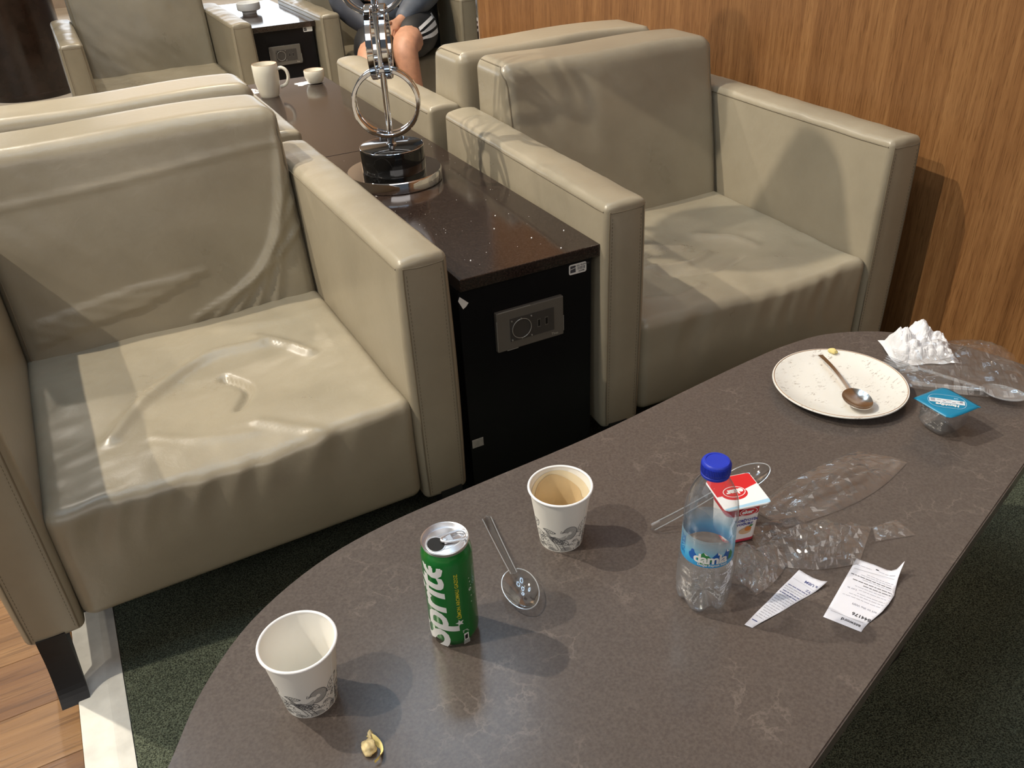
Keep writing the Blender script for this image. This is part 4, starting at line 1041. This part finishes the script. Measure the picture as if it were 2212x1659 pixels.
m = MB(); ribbon(m, [(-.005+.0145*math.cos(a), .000+.0100*math.sin(a)) for a in np.linspace(0, 2*pi, 40)], .0009, zf(.00014)); m.build('oval_outline', M['can_white'], lid, smooth=False)
m = MB(); text_on(m, 'eker', lambda X, Y: (.0075-X, .004-Y, .0698+.0002), size=.0125, bold=.0006); m.build('brand_lettering', M['can_white'], lid, smooth=False)
ff = lambda dr: (lambda X, Z: (X, -(.0200+.0045*Z/.0655+.0016+dr), Z))
po = t
poly_on('red_badge', [(.004+.0130*math.cos(a), .0555+.0075*math.sin(a)) for a in np.linspace(0, 2*pi, 30)[:-1]], ff(.0001), M['red'], po, .006)
m = MB(); ribbon(m, [(.004+.0118*math.cos(a), .0555+.0064*math.sin(a)) for a in np.linspace(0, 2*pi, 36)], .0008, ff(.0003)); m.build('badge_outline', M['can_white'], po, smooth=False)
m = MB(); text_on(m, 'eker', lambda X, Y: ff(.0003)(-.005+X, .0528+Y), size=.0085, bold=.0004); m.build('badge_lettering', M['can_white'], po, smooth=False)
m = MB(); text_on(m, 'PROBİYOTİK', lambda X, Y: ff(.0003)(-.0145+X, .0385+Y), size=.0056, bold=.0002); text_on(m, 'YOĞURT', lambda X, Y: ff(.0003)(-.0095+X, .0318+Y), size=.0056, bold=.0002); m.build('flavour_lettering', M['blue_ink'], po, smooth=False)
poly_on('fruit_print', [(.004+.0085*math.cos(a), .0205+.0055*math.sin(a)) for a in np.linspace(0, 2*pi, 24)[:-1]], ff(.0002), pmat('pale_apricot_ink', (.62, .42, .26), .5), po, .006)
poly_on('fruit_print', [(.0075+.0048*math.cos(a), .0245+.0042*math.sin(a)) for a in np.linspace(0, 2*pi, 20)[:-1]], ff(.0004), M['orange'], po, .006)
poly_on('leaf_print', [(.008, .0275), (.011, .0315), (.014, .031), (.012, .028)], ff(.0006), M['green_leaf'], po, .006)

# ================================================================== plate with scraps
t = thing('plate', 'white speckled stoneware plate with a thin brown rim line', 'plate', (.4725, -.4515, ZT))
MB().lathe([(0, .004), (.055, .004), (.060, .001), (.063, .0), (.066, .001), (.069, .004), (.095, .0105), (.1055, .0145), (.1068, .0160), (.1062, .0176), (.1045, .0178), (.100, .0160), (.085, .0105), (.070, .0078), (.060, .0070), (0, .0070)], 96).build('dish', M['speck'], t)
MB().torus(.1040, .0006, 96, 6, T_((0, 0, .0177))).build('rim_line', M['ceramic_rim'], t)
def blob(name, label, cat, loc, sx, sy, sz, mat, seed, rz=0):
    bm = bmesh.new(); bmesh.ops.create_icosphere(bm, subdivisions=3, radius=1)
    V = []; 
    for v in bm.verts:
        p = v.co.copy(); k = 1+.35*noise.noise(p*1.3+Vector((seed, 0, 0)))+.12*noise.noise(p*4+Vector((seed, 3, 0)))
        V.append((p.x*sx*k, p.y*sy*k, max(-.7, p.z)*sz*k))
    F = [[v.index for v in f.verts] for f in bm.faces]; bm.free()
    zmin = min(v[2] for v in V); V = [(a, b, c-zmin) for a, b, c in V]
    o = mesh_obj(name, V, F, mat, None, True, loc); o.rotation_euler[2] = rz; tag(o, label, cat); return o
blob('food_scrap', 'orange food crumb on the plate beside the teaspoon bowl', 'food', (.4800, -.4960, .4095), .0055, .0045, .0035, M['orange'], 2.2)
blob('cheese_scrap', 'pale yellow scrap on the far rim of the plate', 'food', (.5330, -.3760, .4170), .0045, .0085, .0045, M['cheese'], 5.1, .5)
blob('dark_scrap', 'small dark red smear under the teaspoon bowl', 'food', (.446, -.532, .4090), .006, .0035, .001, pmat('dark_sauce', (.10, .02, .012), .4), 7.7, .3)
# chewed kernel on the table
t = thing('snack_scrap', 'chewed pale kernel with peeled skin on the table in front of the left paper cup', 'food', (-.4305, -.7000, ZT))
def blob_part(name, loc, sx, sy, sz, mat, seed, rz=0):
    o = blob(name, None, None, loc, sx, sy, sz, mat, seed, rz); o.parent = t; return o
blob_part('kernel', (-.004, .001, 0), .0075, .0085, .0062, M['kernel'], 1.2)
m = MB(); 
pts = [(.000, .017), (.004, .010), (.0075, .001), (.006, -.009), (.001, -.0155), (-.004, -.0165)]
sheet(14, 4, lambda s, t_: (*(np.array(smooth_poly(pts, 3, False))[min(15, int(s*15))]+np.array([t_*.0028*math.sin(pi*min(1, s+.15)), 0])), .0035+.003*math.sin(s*9)+.0015*t_), .0012, m)
m.build('peel', M['cheese'], t); blob_part('peel_tip', (.0025, .0145, .001), .0028, .0062, .004, M['kernel'], 6.2, -.3)

# ================================================================== sealed water cup with teal lid
t = thing('water_cup', 'small sealed clear water cup with teal foil lid, by the right end of the plate', 'cup', (.5235, -.6080, ZT), math.radians(-2))
def oct_(h, c): return [(h, -h+c), (h, h-c), (h-c, h), (-h+c, h), (-h, h-c), (-h, -h+c), (-h+c, -h), (h-c, -h)]
def sub8(P, k=4):
    out_ = smooth_poly(P, k); return [tuple(p) for p in out_]
lv = [(.0170, .007, .0), (.0200, .008, .003), (.0245, .009, .011), (.0258, .009, .017), (.0250, .009, .021), (.0259, .009, .024), (.0250, .009, .028), (.0260, .009, .032), (.0245, .008, .036), (.0262, .007, .0445), (.0268, .007, .0465)]
V, F = stack([(sub8(oct_(h, c)), z) for h, c, z in lv]); b_ = mesh_obj('cup_body', V, F, M['cup_clear'], t)
def lid_z(x, y): return .0476+.0002*math.sin(60*x)
hL = .0325; P = [(-hL+.004, hL), (hL-.013, hL), (hL-.004, hL-.003), (hL, hL-.013), (hL, -hL+.004), (hL-.004, -hL), (-hL+.013, -hL), (-hL+.003, -hL+.004), (-hL, -hL+.013), (-hL, hL-.004)]; P = [tuple(p) for p in smooth_poly(P, 3)]
m = MB(); V = [(0, 0, .0477)]
for rr_ in (.5, .85, 1.0): V += [(x*rr_, y*rr_, lid_z(x*rr_, y*rr_)-(.0012 if rr_ == 1 else 0)) for x, y in P]
nP = len(P); F = [(0, 1+i, 1+(i+1) % nP) for i in range(nP)]
for l in range(2): F += [(1+l*nP+i, 1+(l+1)*nP+i, 1+(l+1)*nP+(i+1) % nP, 1+l*nP+(i+1) % nP) for i in range(nP)]
m.add(V, F); ld = m.build('foil_lid', M['teal'], t); md = ld.modifiers.new('thickness', 'SOLIDIFY'); md.thickness = .0006
zz = lambda X, Y: (X, Y, .0484)
# lid print is turned away from the seats, its lines run along the lid's long diagonal
aR = math.radians(135); ca_, sa_ = math.cos(aR), math.sin(aR)
tl = lambda X, Y: (ca_*X-sa_*Y, sa_*X+ca_*Y, .0484)
m = MB(); m.add([tl(*p) for p in ((-.0245, -.0065), (.0245, -.0065), (.0245, .0045), (-.0245, .0045))], [(0, 1, 2, 3)]); m.build('pale_strip', M['label_strip'], ld, smooth=False)
m = MB(); rr = random.Random(2)
tl2 = lambda X, Y: (ca_*X-sa_*Y, sa_*X+ca_*Y, .0487)
for (x, y, w_, h_) in ((-.020, -.003, .006, .0014), (-.012, .000, .005, .0022), (-.006, -.0035, .007, .0016), (.002, -.001, .004, .0026), (.008, -.003, .006, .0014), (.0165, -.0055, .006, .007), (-.022, -.0055, .004, .006)):
    m.add([tl2(x, y), tl2(x+w_, y), tl2(x+w_, y+h_), tl2(x, y+h_)], [(0, 1, 2, 3)])
m.build('strip_print', M['print_soft'], ld, smooth=False)['kind'] = 'stuff'
m = MB(); text_on(m, 'Hamidiye', lambda X, Y: tl2(-.0165+X, .0068+Y), size=.0085, bold=.0004, shear=.2); m.build('brand_lettering', M['can_white'], ld, smooth=False)
m = MB(); ribbon(m, [tuple(p) for p in smooth_poly([(-.0265, 0), (-.020, .0150), (0, .0178), (.020, .0150), (.0265, 0), (.020, -.0150), (0, -.0178), (-.020, -.0150)], 5)]+[(-.0265, 0)], .0007, tl2)
for q in range(4): m.add([tl2(-.016+.0016*q, -.0125), tl2(-.0152+.0016*q, -.0125), tl2(-.0152+.0016*q, -.0095), tl2(-.016+.0016*q, -.0095)], [(0, 1, 2, 3)])
m.build('oval_line', M['skyblue'], ld, smooth=False)['kind'] = 'stuff'

# ================================================================== torn receipts
def paper(name, label, O, ev, eu, outl, zfun, prints):
    bm = bmesh.new(); fc = bm.faces.new([bm.verts.new((x, y, 0)) for x, y in outl]); bmesh.ops.triangulate(bm, faces=[fc])
    for _ in range(6):
        es = [e for e in bm.edges if e.calc_length() > .006]
        if not es: break
        bmesh.ops.subdivide_edges(bm, edges=es, cuts=1); bmesh.ops.triangulate(bm, faces=[q for q in bm.faces if len(q.verts) > 3])
    bm.verts.index_update()
    f3 = lambda u, v, dz=0: (eu[0]*u+ev[0]*v, eu[1]*u+ev[1]*v, zfun(u, v)+dz)
    V = [f3(v.co.x, v.co.y) for v in bm.verts]; F = [[v.index for v in q.verts] for q in bm.faces]; bm.free()
    o = mesh_obj(name, V, F, M['receipt'], None, True, (O[0], O[1], ZT)); tag(o, label, 'paper')
    md = o.modifiers.new('thickness', 'SOLIDIFY'); md.thickness = .00012; md.offset = -1
    for nm, mb_, mt in prints(lambda u, v: f3(u, v, .00025)): mb_.build(nm, mt, o, smooth=False)['kind'] = 'stuff'
    return o
# the wide receipt: upside down for the viewer
out2 = [(0, 0), (.0433, .0024), (.0440, .010), (.0457, .0192), (.0495, .031), (.0537, .0445), (.0562, .060), (.0572, .0785), (.0548, .0935), (.0532, .1050), (.0525, .1150), (.0530, .1240), (.0515, .1245), (.0470, .1200), (.0368, .1181), (.018, .1176), (0, .1173)]
def z2(u, v): return .0006+.020*max(0, (u-.038)/.015)**2*max(0, (v-.085)/.04)**2+.0025*math.exp(-((v-.055)/.03)**2)*max(0, u/.05)**2+.0010*math.sin(u*70)**2*math.sin(v*38)**2
def lines2(f):
    rr = random.Random(21); a, b = MB(), MB()
    flip = lambda x0, y0: (lambda X, Y: f(x0-X, y0-Y))
    text_on(a, 'assword', flip(.0400, .0115), size=.0066, bold=.00018)
    text_on(a, '844176', flip(.0470, .0260), size=.0066, bold=.00025, spacing=1.1)
    text_on(b, 'ect to the WIFI', flip(.0490, .0400), size=.0045, bold=.00008)
    text_on(b, 'Log in', flip(.0180, .0640), size=.0045, bold=.00008)
    text_on(a, 'Password', flip(.044, .1), size=.0001)
    ribbon(a, [(.004, .0145), (.041, .0165)], .00030, f)
    ribbon(a, [(.003, .0985), (.050, .1035)], .00030, f)
    for y, x0, x1, dk in ((.0485, .006, .050, 0), (.0535, .012, .052, 0), (.0580, .020, .052, 0), (.0645, .020, .052, 0), (.0695, .014, .050, 0), (.0745, .022, .054, 1), (.0795, .008, .054, 1), (.0845, .018, .052, 0), (.0880, .003, .052, 1), (.0920, .014, .050, 0), (.0955, .020, .051, 0), (.1070, .004, .022, 0), (.1090, .030, .049, 0)):
        x = x0
        while x < x1:
            L_ = rr.uniform(.002, .007); ribbon(a if dk else b, [(x, y), (min(x1, x+L_), y+.0001)], .0011 if dk else .0008, f); x += L_+.0009
    ribbon(a, [(.026, .1105), (.0295, .1105)], .0018, f)
    return [('dark_print', a, M['print_grey']), ('pale_print', b, M['print_soft'])]
paper('receipt', 'wide torn white receipt with a curled corner at the table edge', (.0948, -.7971), (.9058, .4236), (.4236, -.9058), out2, z2, lines2)
out1 = [(0, 0), (.0092, .0021), (.0120, .0140), (.0155, .0266), (.0205, .048), (.0245, .067), (.0290, .086), (.0329, .1017), (.0350, .113), (.0368, .1234), (.0300, .1205), (.0200, .1192), (.010, .1200), (0, .1220)]
def z1(u, v): return .0006+.004*max(0, (v-.09)/.03)**2*max(0, u/.035)+.001*math.sin(v*60)**2*math.sin(u*60+1)**2
def lines1(f):
    rr = random.Random(5); a, b = MB(), MB()
    text_on(a, 'a UBM', lambda X, Y: f(.0320-X, .1105-Y), size=.0060, bold=.0001)
    text_on(a, 'TZ', lambda X, Y: f(.0300-X, .0985-Y), size=.0050, bold=.0001)
    ribbon(b, [(.001, .1050), (.0320, .1020)], .00035, f)
    for q in range(17):
        y = .0915-.0044*q; xm = .0092+.0245*(y/.105)-.002; x = .0015+rr.uniform(0, .002)
        while x < xm:
            L_ = rr.uniform(.002, .006); ribbon(a if q in (0, 3, 4) else b, [(x, y), (min(xm, x+L_), y)], .0012 if q in (0, 3, 4) else .0010, f); x += L_+.0008
    ribbon(a, [(.002, .0130), (.0085, .0135)], .0014, f)
    return [('dark_print', a, M['print_blue']), ('pale_print', b, M['print_soft'])]
paper('receipt', 'narrow tapering torn white receipt beside the water bottle', (.0076, -.7607), (.9600, .2799), (.2799, -.9600), out1, z1, lines1)

# ================================================================== cellophane wrappers
def film_patch(mb, A0, A1, B0, B1, h, seed, nu=34, nv=12, bulge=(0, 0), zb=.0008, hA=.3, hB=.3, rough=1.0):
    A0, A1, B0, B1 = [np.array(p, float) for p in (A0, A1, B0, B1)]
    rr = random.Random(seed); N = (nu+1)*(nv+1); V = []
    for lay in (0, 1):
        for i in range(nu+1):
            for j in range(nv+1):
                u, v = i/nu, j/nv
                a = A0+(B0-A0)*u; b = A1+(B1-A1)*u; d = (b-a); L = np.linalg.norm(d)
                a = a-d/L*bulge[0]*math.sin(pi*u); b = b+d/L*bulge[1]*math.sin(pi*u)
                p = a+(b-a)*v
                e = math.sin(pi*v)**.55 if 0 < v < 1 else 0
                ends = hA*(1-u)+hB*u+(1-abs(2*u-1)**2.2)
                q = Vector((u*2.4+seed*3.1+.8*v, v*4.2-seed-1.1*u, seed)); fold = abs(noise.noise(q))*1.6+.5*abs(noise.noise(q*2.3))+.25*abs(noise.noise(q*5.1))
                z = h*e*ends*(.35+.9*fold*rough)
                jit = (np.array([rr.uniform(-1, 1), rr.uniform(-1, 1)])*.0016) if 0 < v < 1 and 0 < u < 1 else np.zeros(2)
                if lay == 0: V.append((p[0]+jit[0], p[1]+jit[1], ZT+zb+.0006+z+rr.uniform(0, .0005)*e))
                else: V.append((p[0], p[1], ZT+zb+.12*z*e))
    F = []
    q = lambda i, j, l: l*N+i*(nv+1)+j
    for i in range(nu):
        for j in range(nv):
            F.append((q(i, j, 0), q(i+1, j, 0), q(i+1, j+1, 0), q(i, j+1, 0))); F.append((q(i, j, 1), q(i, j+1, 1), q(i+1, j+1, 1), q(i+1, j, 1)))
    return mb.add(V, F)
m = MB(); film_patch(m, (.150, -.6120), (.1650, -.6600), (.3670, -.5860), (.4110, -.6440), .016, 3, 40, 14, (.012, .020))
tag(m.build('wrapper', M['film'], None, smooth=False), 'crumpled clear cellophane wrapper lying behind the yoghurt pot, pointing to the table end', 'wrapper', 'empty clear cutlery wrappers')
m = MB(); film_patch(m, (.118, -.6320), (.098, -.700), (.262, -.716), (.196, -.756), .020, 7, 34, 16, (.006, .010), hA=.5, hB=.6)
film_patch(m, (.262, -.716), (.245, -.738), (.300, -.722), (.298, -.755), .006, 9, 8, 8, hA=.6, hB=.3)
film_patch(m, (.092, -.652), (.118, -.712), (.048, -.694), (.050, -.733), .012, 12, 16, 12, (0, .004), hA=.8, hB=.5)
tag(m.build('wrapper', M['film'], None, smooth=False), 'creased clear cellophane wrapper between the yoghurt pot and the torn receipts', 'wrapper', 'empty clear cutlery wrappers')
m = MB(); film_patch(m, (.640, -.408), (.556, -.508), (.800, -.505), (.705, -.640), .026, 15, 46, 22, (.012, .010), zb=.010, hA=.35, hB=.8, rough=.7)
tag(m.build('wrapper', M['film_thin'], None, smooth=False), 'clear cellophane wrapper over the plastic fork and spoon at the right table end', 'wrapper')

# ================================================================== crumpled napkin
def tent(u, v, pk): return max([0]+[h*max(0, 1-math.hypot((u-a)/wa, (v-b)/wb)**1.3)**.75 for a, b, h, wa, wb in pk])
n = 40; V = []; F = []
pk = [(.27, .58, .040, .30, .50), (.56, .66, .050, .24, .40), (.74, .50, .030, .26, .5), (.55, .25, .018, .45, .30), (.86, .25, .016, .22, .35)]
for i in range(n):
    for j in range(n):
        u, v = i/(n-1), j/(n-1); q = Vector((u*6, v*6, 2.7))
        e = min(1, 6*min(u, 1-u, v, 1-v))
        z = tent(u, v, pk)+.016*abs(noise.noise(q))*e+.009*abs(noise.noise(q*2.1+Vector((4, 0, 0))))*e
        rad = 1+.18*noise.noise(Vector((u*3, v*3, 8.1)))
        V.append(((u-.5)*.105*rad, (v-.5)*.092*rad, max(.0005, z*min(1, .35+e))))
for i in range(n-1):
    for j in range(n-1): F.append((i*n+j, (i+1)*n+j, (i+1)*n+j+1, i*n+j+1))
o = mesh_obj('paper_napkin', V, F, M['napkin'], None, False, (.680, -.432, ZT)); o.rotation_euler[2] = -.46
md = o.modifiers.new('thickness', 'SOLIDIFY'); md.thickness = .0003
tag(o, 'crumpled white paper napkin behind the plate at the table end', 'napkin')

# ================================================================== the seated person
def skin_body(name, nodes, edges, root, mat, parent, sub=2):
    ks = list(nodes); me = bpy.data.meshes.new(name); me.from_pydata([nodes[k_][0] for k_ in ks], [(ks.index(a), ks.index(b)) for a, b in edges], [])
    o = bpy.data.objects.new(name, me); C.objects.link(o)
    o.modifiers.new('s', 'SKIN'); o.modifiers['s'].use_smooth_shade = True
    for k_, sv in zip(ks, me.skin_vertices[0].data):
        r = nodes[k_][1]; sv.radius = (r, r) if not isinstance(r, tuple) else r; sv.use_root = (k_ == root)
    sm = o.modifiers.new('u', 'SUBSURF'); sm.levels = sub; sm.render_levels = sub
    dg = bpy.context.evaluated_depsgraph_get(); dg.update(); ev_ = bpy.data.meshes.new_from_object(o.evaluated_get(dg))
    bpy.data.objects.remove(o); bpy.data.meshes.remove(me)
    ev_.name = name; ev_.materials.clear(); ev_.materials.append(mat); ev_.polygons.foreach_set('use_smooth', [True]*len(ev_.polygons))
    q = bpy.data.objects.new(name, ev_); C.objects.link(q); q.parent = parent; return q
PX, PY = 1.05, 3.35
per = thing('person', 'seated person in grey jacket and black shorts with white side stripes, bare knees', 'person', (PX, PY, -.004))
J = dict(pelvis=((1.08, 3.12, .43), .13), spine=((1.08, 3.24, .58), .125), chest=((1.07, 3.34, .77), .14), nb=((1.05, 3.34, .91), .075), neck=((1.045, 3.33, .97), .055),
    jaw=((1.035, 3.28, 1.035), (.066, .07)), face=((1.035, 3.295, 1.09), (.078, .088)), crown=((1.04, 3.32, 1.15), (.070, .078)), nose=((1.025, 3.195, 1.07), .012), earL=((1.115, 3.305, 1.08), .014), earR=((.955, 3.295, 1.08), .014),
    hipL=((1.17, 3.05, .435), .095), midL=((1.05, 2.82, .455), .086), kneeL=((.905, 2.60, .445), .066), shinL=((.915, 2.58, .32), .056), calfL=((.93, 2.59, .22), .050), ankL=((.97, 2.60, .085), .036), heelL=((.975, 2.63, .04), .034), toeL=((.93, 2.46, .028), .030),
    hipR=((.97, 3.06, .435), .095), midR=((.83, 2.76, .435), .084), kneeR=((.700, 2.50, .420), .064), shinR=((.71, 2.50, .30), .055), calfR=((.725, 2.52, .22), .050), ankR=((.745, 2.54, .085), .036), heelR=((.75, 2.57, .04), .034), toeR=((.71, 2.40, .028), .030),
    shL=((1.23, 3.32, .86), .06), elL=((1.27, 3.06, .62), .046), fwL=((1.12, 2.90, .585), .042), wrL=((.96, 2.76, .525), .028), paL=((.90, 2.73, .50), .030),
    shR=((.89, 3.30, .86), .06), elR=((.78, 3.06, .60), .046), fwR=((.79, 2.90, .56), .042), wrR=((.83, 2.75, .50), .028), paR=((.86, 2.715, .475), .030))
E_ = [('pelvis', 'spine'), ('spine', 'chest'), ('chest', 'nb'), ('nb', 'neck'), ('neck', 'jaw'), ('jaw', 'face'), ('face', 'crown'), ('face', 'nose'), ('face', 'earL'), ('face', 'earR'),
    ('pelvis', 'hipL'), ('hipL', 'midL'), ('midL', 'kneeL'), ('kneeL', 'shinL'), ('shinL', 'calfL'), ('calfL', 'ankL'), ('ankL', 'heelL'), ('ankL', 'toeL'),
    ('pelvis', 'hipR'), ('hipR', 'midR'), ('midR', 'kneeR'), ('kneeR', 'shinR'), ('shinR', 'calfR'), ('calfR', 'ankR'), ('ankR', 'heelR'), ('ankR', 'toeR'),
    ('chest', 'shL'), ('shL', 'elL'), ('elL', 'fwL'), ('fwL', 'wrL'), ('wrL', 'paL'), ('chest', 'shR'), ('shR', 'elR'), ('elR', 'fwR'), ('fwR', 'wrR'), ('wrR', 'paR')]
for s_, sx in (('L', -1), ('R', 1)):
    p = Vector(J['pa'+s_][0])
    for q, (dx, dy, dz, L_) in enumerate(((-.010, -.030, .008, .9), (.0, -.036, .000, 1.0), (.010, -.034, -.006, .95), (.020, -.028, -.010, .8))):
        a = p+Vector((dx*-sx+sx*.01, dy*.9, dz)); b = a+Vector((sx*.014, -.022*L_, -.016)); c_ = b+Vector((sx*.010, -.006, -.022*L_))
        for k_, (pt, r) in enumerate(((a, .0095), (b, .0085), (c_, .007))): J[f'f{s_}{q}{k_}'] = (tuple(pt), r)
        E_ += [('pa'+s_, f'f{s_}{q}0'), (f'f{s_}{q}0', f'f{s_}{q}1'), (f'f{s_}{q}1', f'f{s_}{q}2')]
    a = p+Vector((0, -.004, .030)); b = a+Vector((sx*.016, -.020, .006)); J['t'+s_+'0'] = (tuple(a), .010); J['t'+s_+'1'] = (tuple(b), .008); E_ += [('pa'+s_, 't'+s_+'0'), ('t'+s_+'0', 't'+s_+'1')]
loc_ = lambda d: {k_: (tuple(Vector(v[0])-Vector((PX, PY, -.004))), v[1]) for k_, v in d.items()}
skin_body('body', loc_(J), E_, 'pelvis', M['skin'], per)
def sub_(keys, add, fix={}):
    return {k_: (fix.get(k_, J[k_][0]), (J[k_][1] if not isinstance(J[k_][1], tuple) else J[k_][1][0])+add) for k_ in keys}
def lerp(a, b, t_): return tuple(Vector(J[a][0]).lerp(Vector(J[b][0]), t_))
jk = sub_(('pelvis', 'spine', 'chest', 'nb'), .022); jk['pelvis'] = ((1.08, 3.16, .48), .150)
jacket = skin_body('jacket', loc_(jk), [('pelvis', 'spine'), ('spine', 'chest'), ('chest', 'nb')], 'pelvis', M['jacket'], per)
for s_ in 'LR':
    d_ = sub_(('sh'+s_, 'el'+s_, 'fw'+s_), .026); d_['in'] = (lerp('chest', 'sh'+s_, .35), .085); d_['cuff'] = (lerp('fw'+s_, 'wr'+s_, .8), .048)
    d_['cuff2'] = (lerp('fw'+s_, 'wr'+s_, .97), .034)
    skin_body('sleeve', loc_(d_), [('in', 'sh'+s_), ('sh'+s_, 'el'+s_), ('el'+s_, 'fw'+s_), ('fw'+s_, 'cuff'), ('cuff', 'cuff2')], 'sh'+s_, M['sleeve'] if s_ == 'L' else M['jacket'], per)
hem = skin_body('jacket_front', loc_({'a': ((.93, 3.00, .54), .075), 'b': ((1.05, 2.98, .55), .095), 'c': ((1.18, 3.04, .55), .075)}), [('a', 'b'), ('b', 'c')], 'b', M['sleeve'], per)
sd = {'pelvis': ((1.08, 3.12, .44), .150)}
for s_ in 'LR':
    sd['hip'+s_] = (J['hip'+s_][0], .118); sd['mid'+s_] = (J['mid'+s_][0], .116); sd['hm'+s_] = (lerp('mid'+s_, 'knee'+s_, .72), .098)
shorts = skin_body('shorts', loc_(sd), [('pelvis', 'hipL'), ('hipL', 'midL'), ('midL', 'hmL'), ('pelvis', 'hipR'), ('hipR', 'midR'), ('midR', 'hmR')], 'pelvis', M['shorts'], per)
from mathutils.bvhtree import BVHTree
bt = BVHTree.FromPolygons([v.co.copy() for v in shorts.data.vertices], [tuple(p.vertices) for p in shorts.data.polygons])
def snap(p, off):
    c_, nn, _, _ = bt.find_nearest(Vector(p)-Vector((PX, PY, -.004)))
    return c_+nn*off
ax_a, ax_b = Vector(J['hipL'][0]), Vector(lerp('midL', 'kneeL', .76))
side = Vector((.78, -.30, .55)).normalized(); dn = Vector((.1, -.1, -1)).normalized()
for q in range(3):
    m = MB(); V = []; F = []
    for i in range(15):
        s_ = .42+.58*i/14; base = ax_a.lerp(ax_b, s_)+side*.11
        for w_ in (-.0085, .0085): V.append(snap(base+dn*(-.012+.030*q+w_), .0022))
    F = [(2*i, 2*i+2, 2*i+3, 2*i+1) for i in range(14)]; m.add(V, F); o = m.build('stripe', M['white_ink'], shorts, smooth=False)
m = MB()
for q in range(3):
    b0 = ax_a.lerp(ax_b, .40-.045*q)+side*.11
    V = [snap(b0+dn*z_+(ax_b-ax_a).normalized()*x_, .0022) for x_, z_ in ((-.009, -.030), (.008, -.030), (.020, -.030+.014*(q+1)), (.003, -.030+.014*(q+1)+.004))]; m.add(V, [(0, 1, 2, 3)])
m.build('emblem', M['white_ink'], shorts, smooth=False)['kind'] = 'stuff'
for s_ in 'LR':
    a = Vector(J['heel'+s_][0]); b = Vector(J['toe'+s_][0])
    skin_body('shoe', loc_({'h': ((a.x, a.y+.01, .042), .046), 'm': (tuple(a.lerp(b, .5)), .046), 't': ((b.x, b.y-.03, .032), .036)}), [('h', 'm'), ('m', 't')], 'm', M['shoe'], per)
m = MB(); V, F = rbox((.950-PX, 3.26-PY, 1.105), (1.125-PX, 3.415-PY, 1.24), .062, (4, 4, 4)); mesh_obj('hair', V, F, M['hair'], per)
for sx in (-.028, .028): MB().lathe([(0, .010), (.007, .007), (.010, 0), (.007, -.007), (0, -.010)], 16, T_((1.035-PX+sx, 3.214-PY, 1.102))).build('eye', M['white_plastic'], per)
MB().bbox((1.012-PX, 3.206-PY, 1.032), (1.057-PX, 3.218-PY, 1.042), .003, 2).build('mouth', pmat('lip', (.30, .11, .09), .5), per)
bpy.context.view_layer.update()
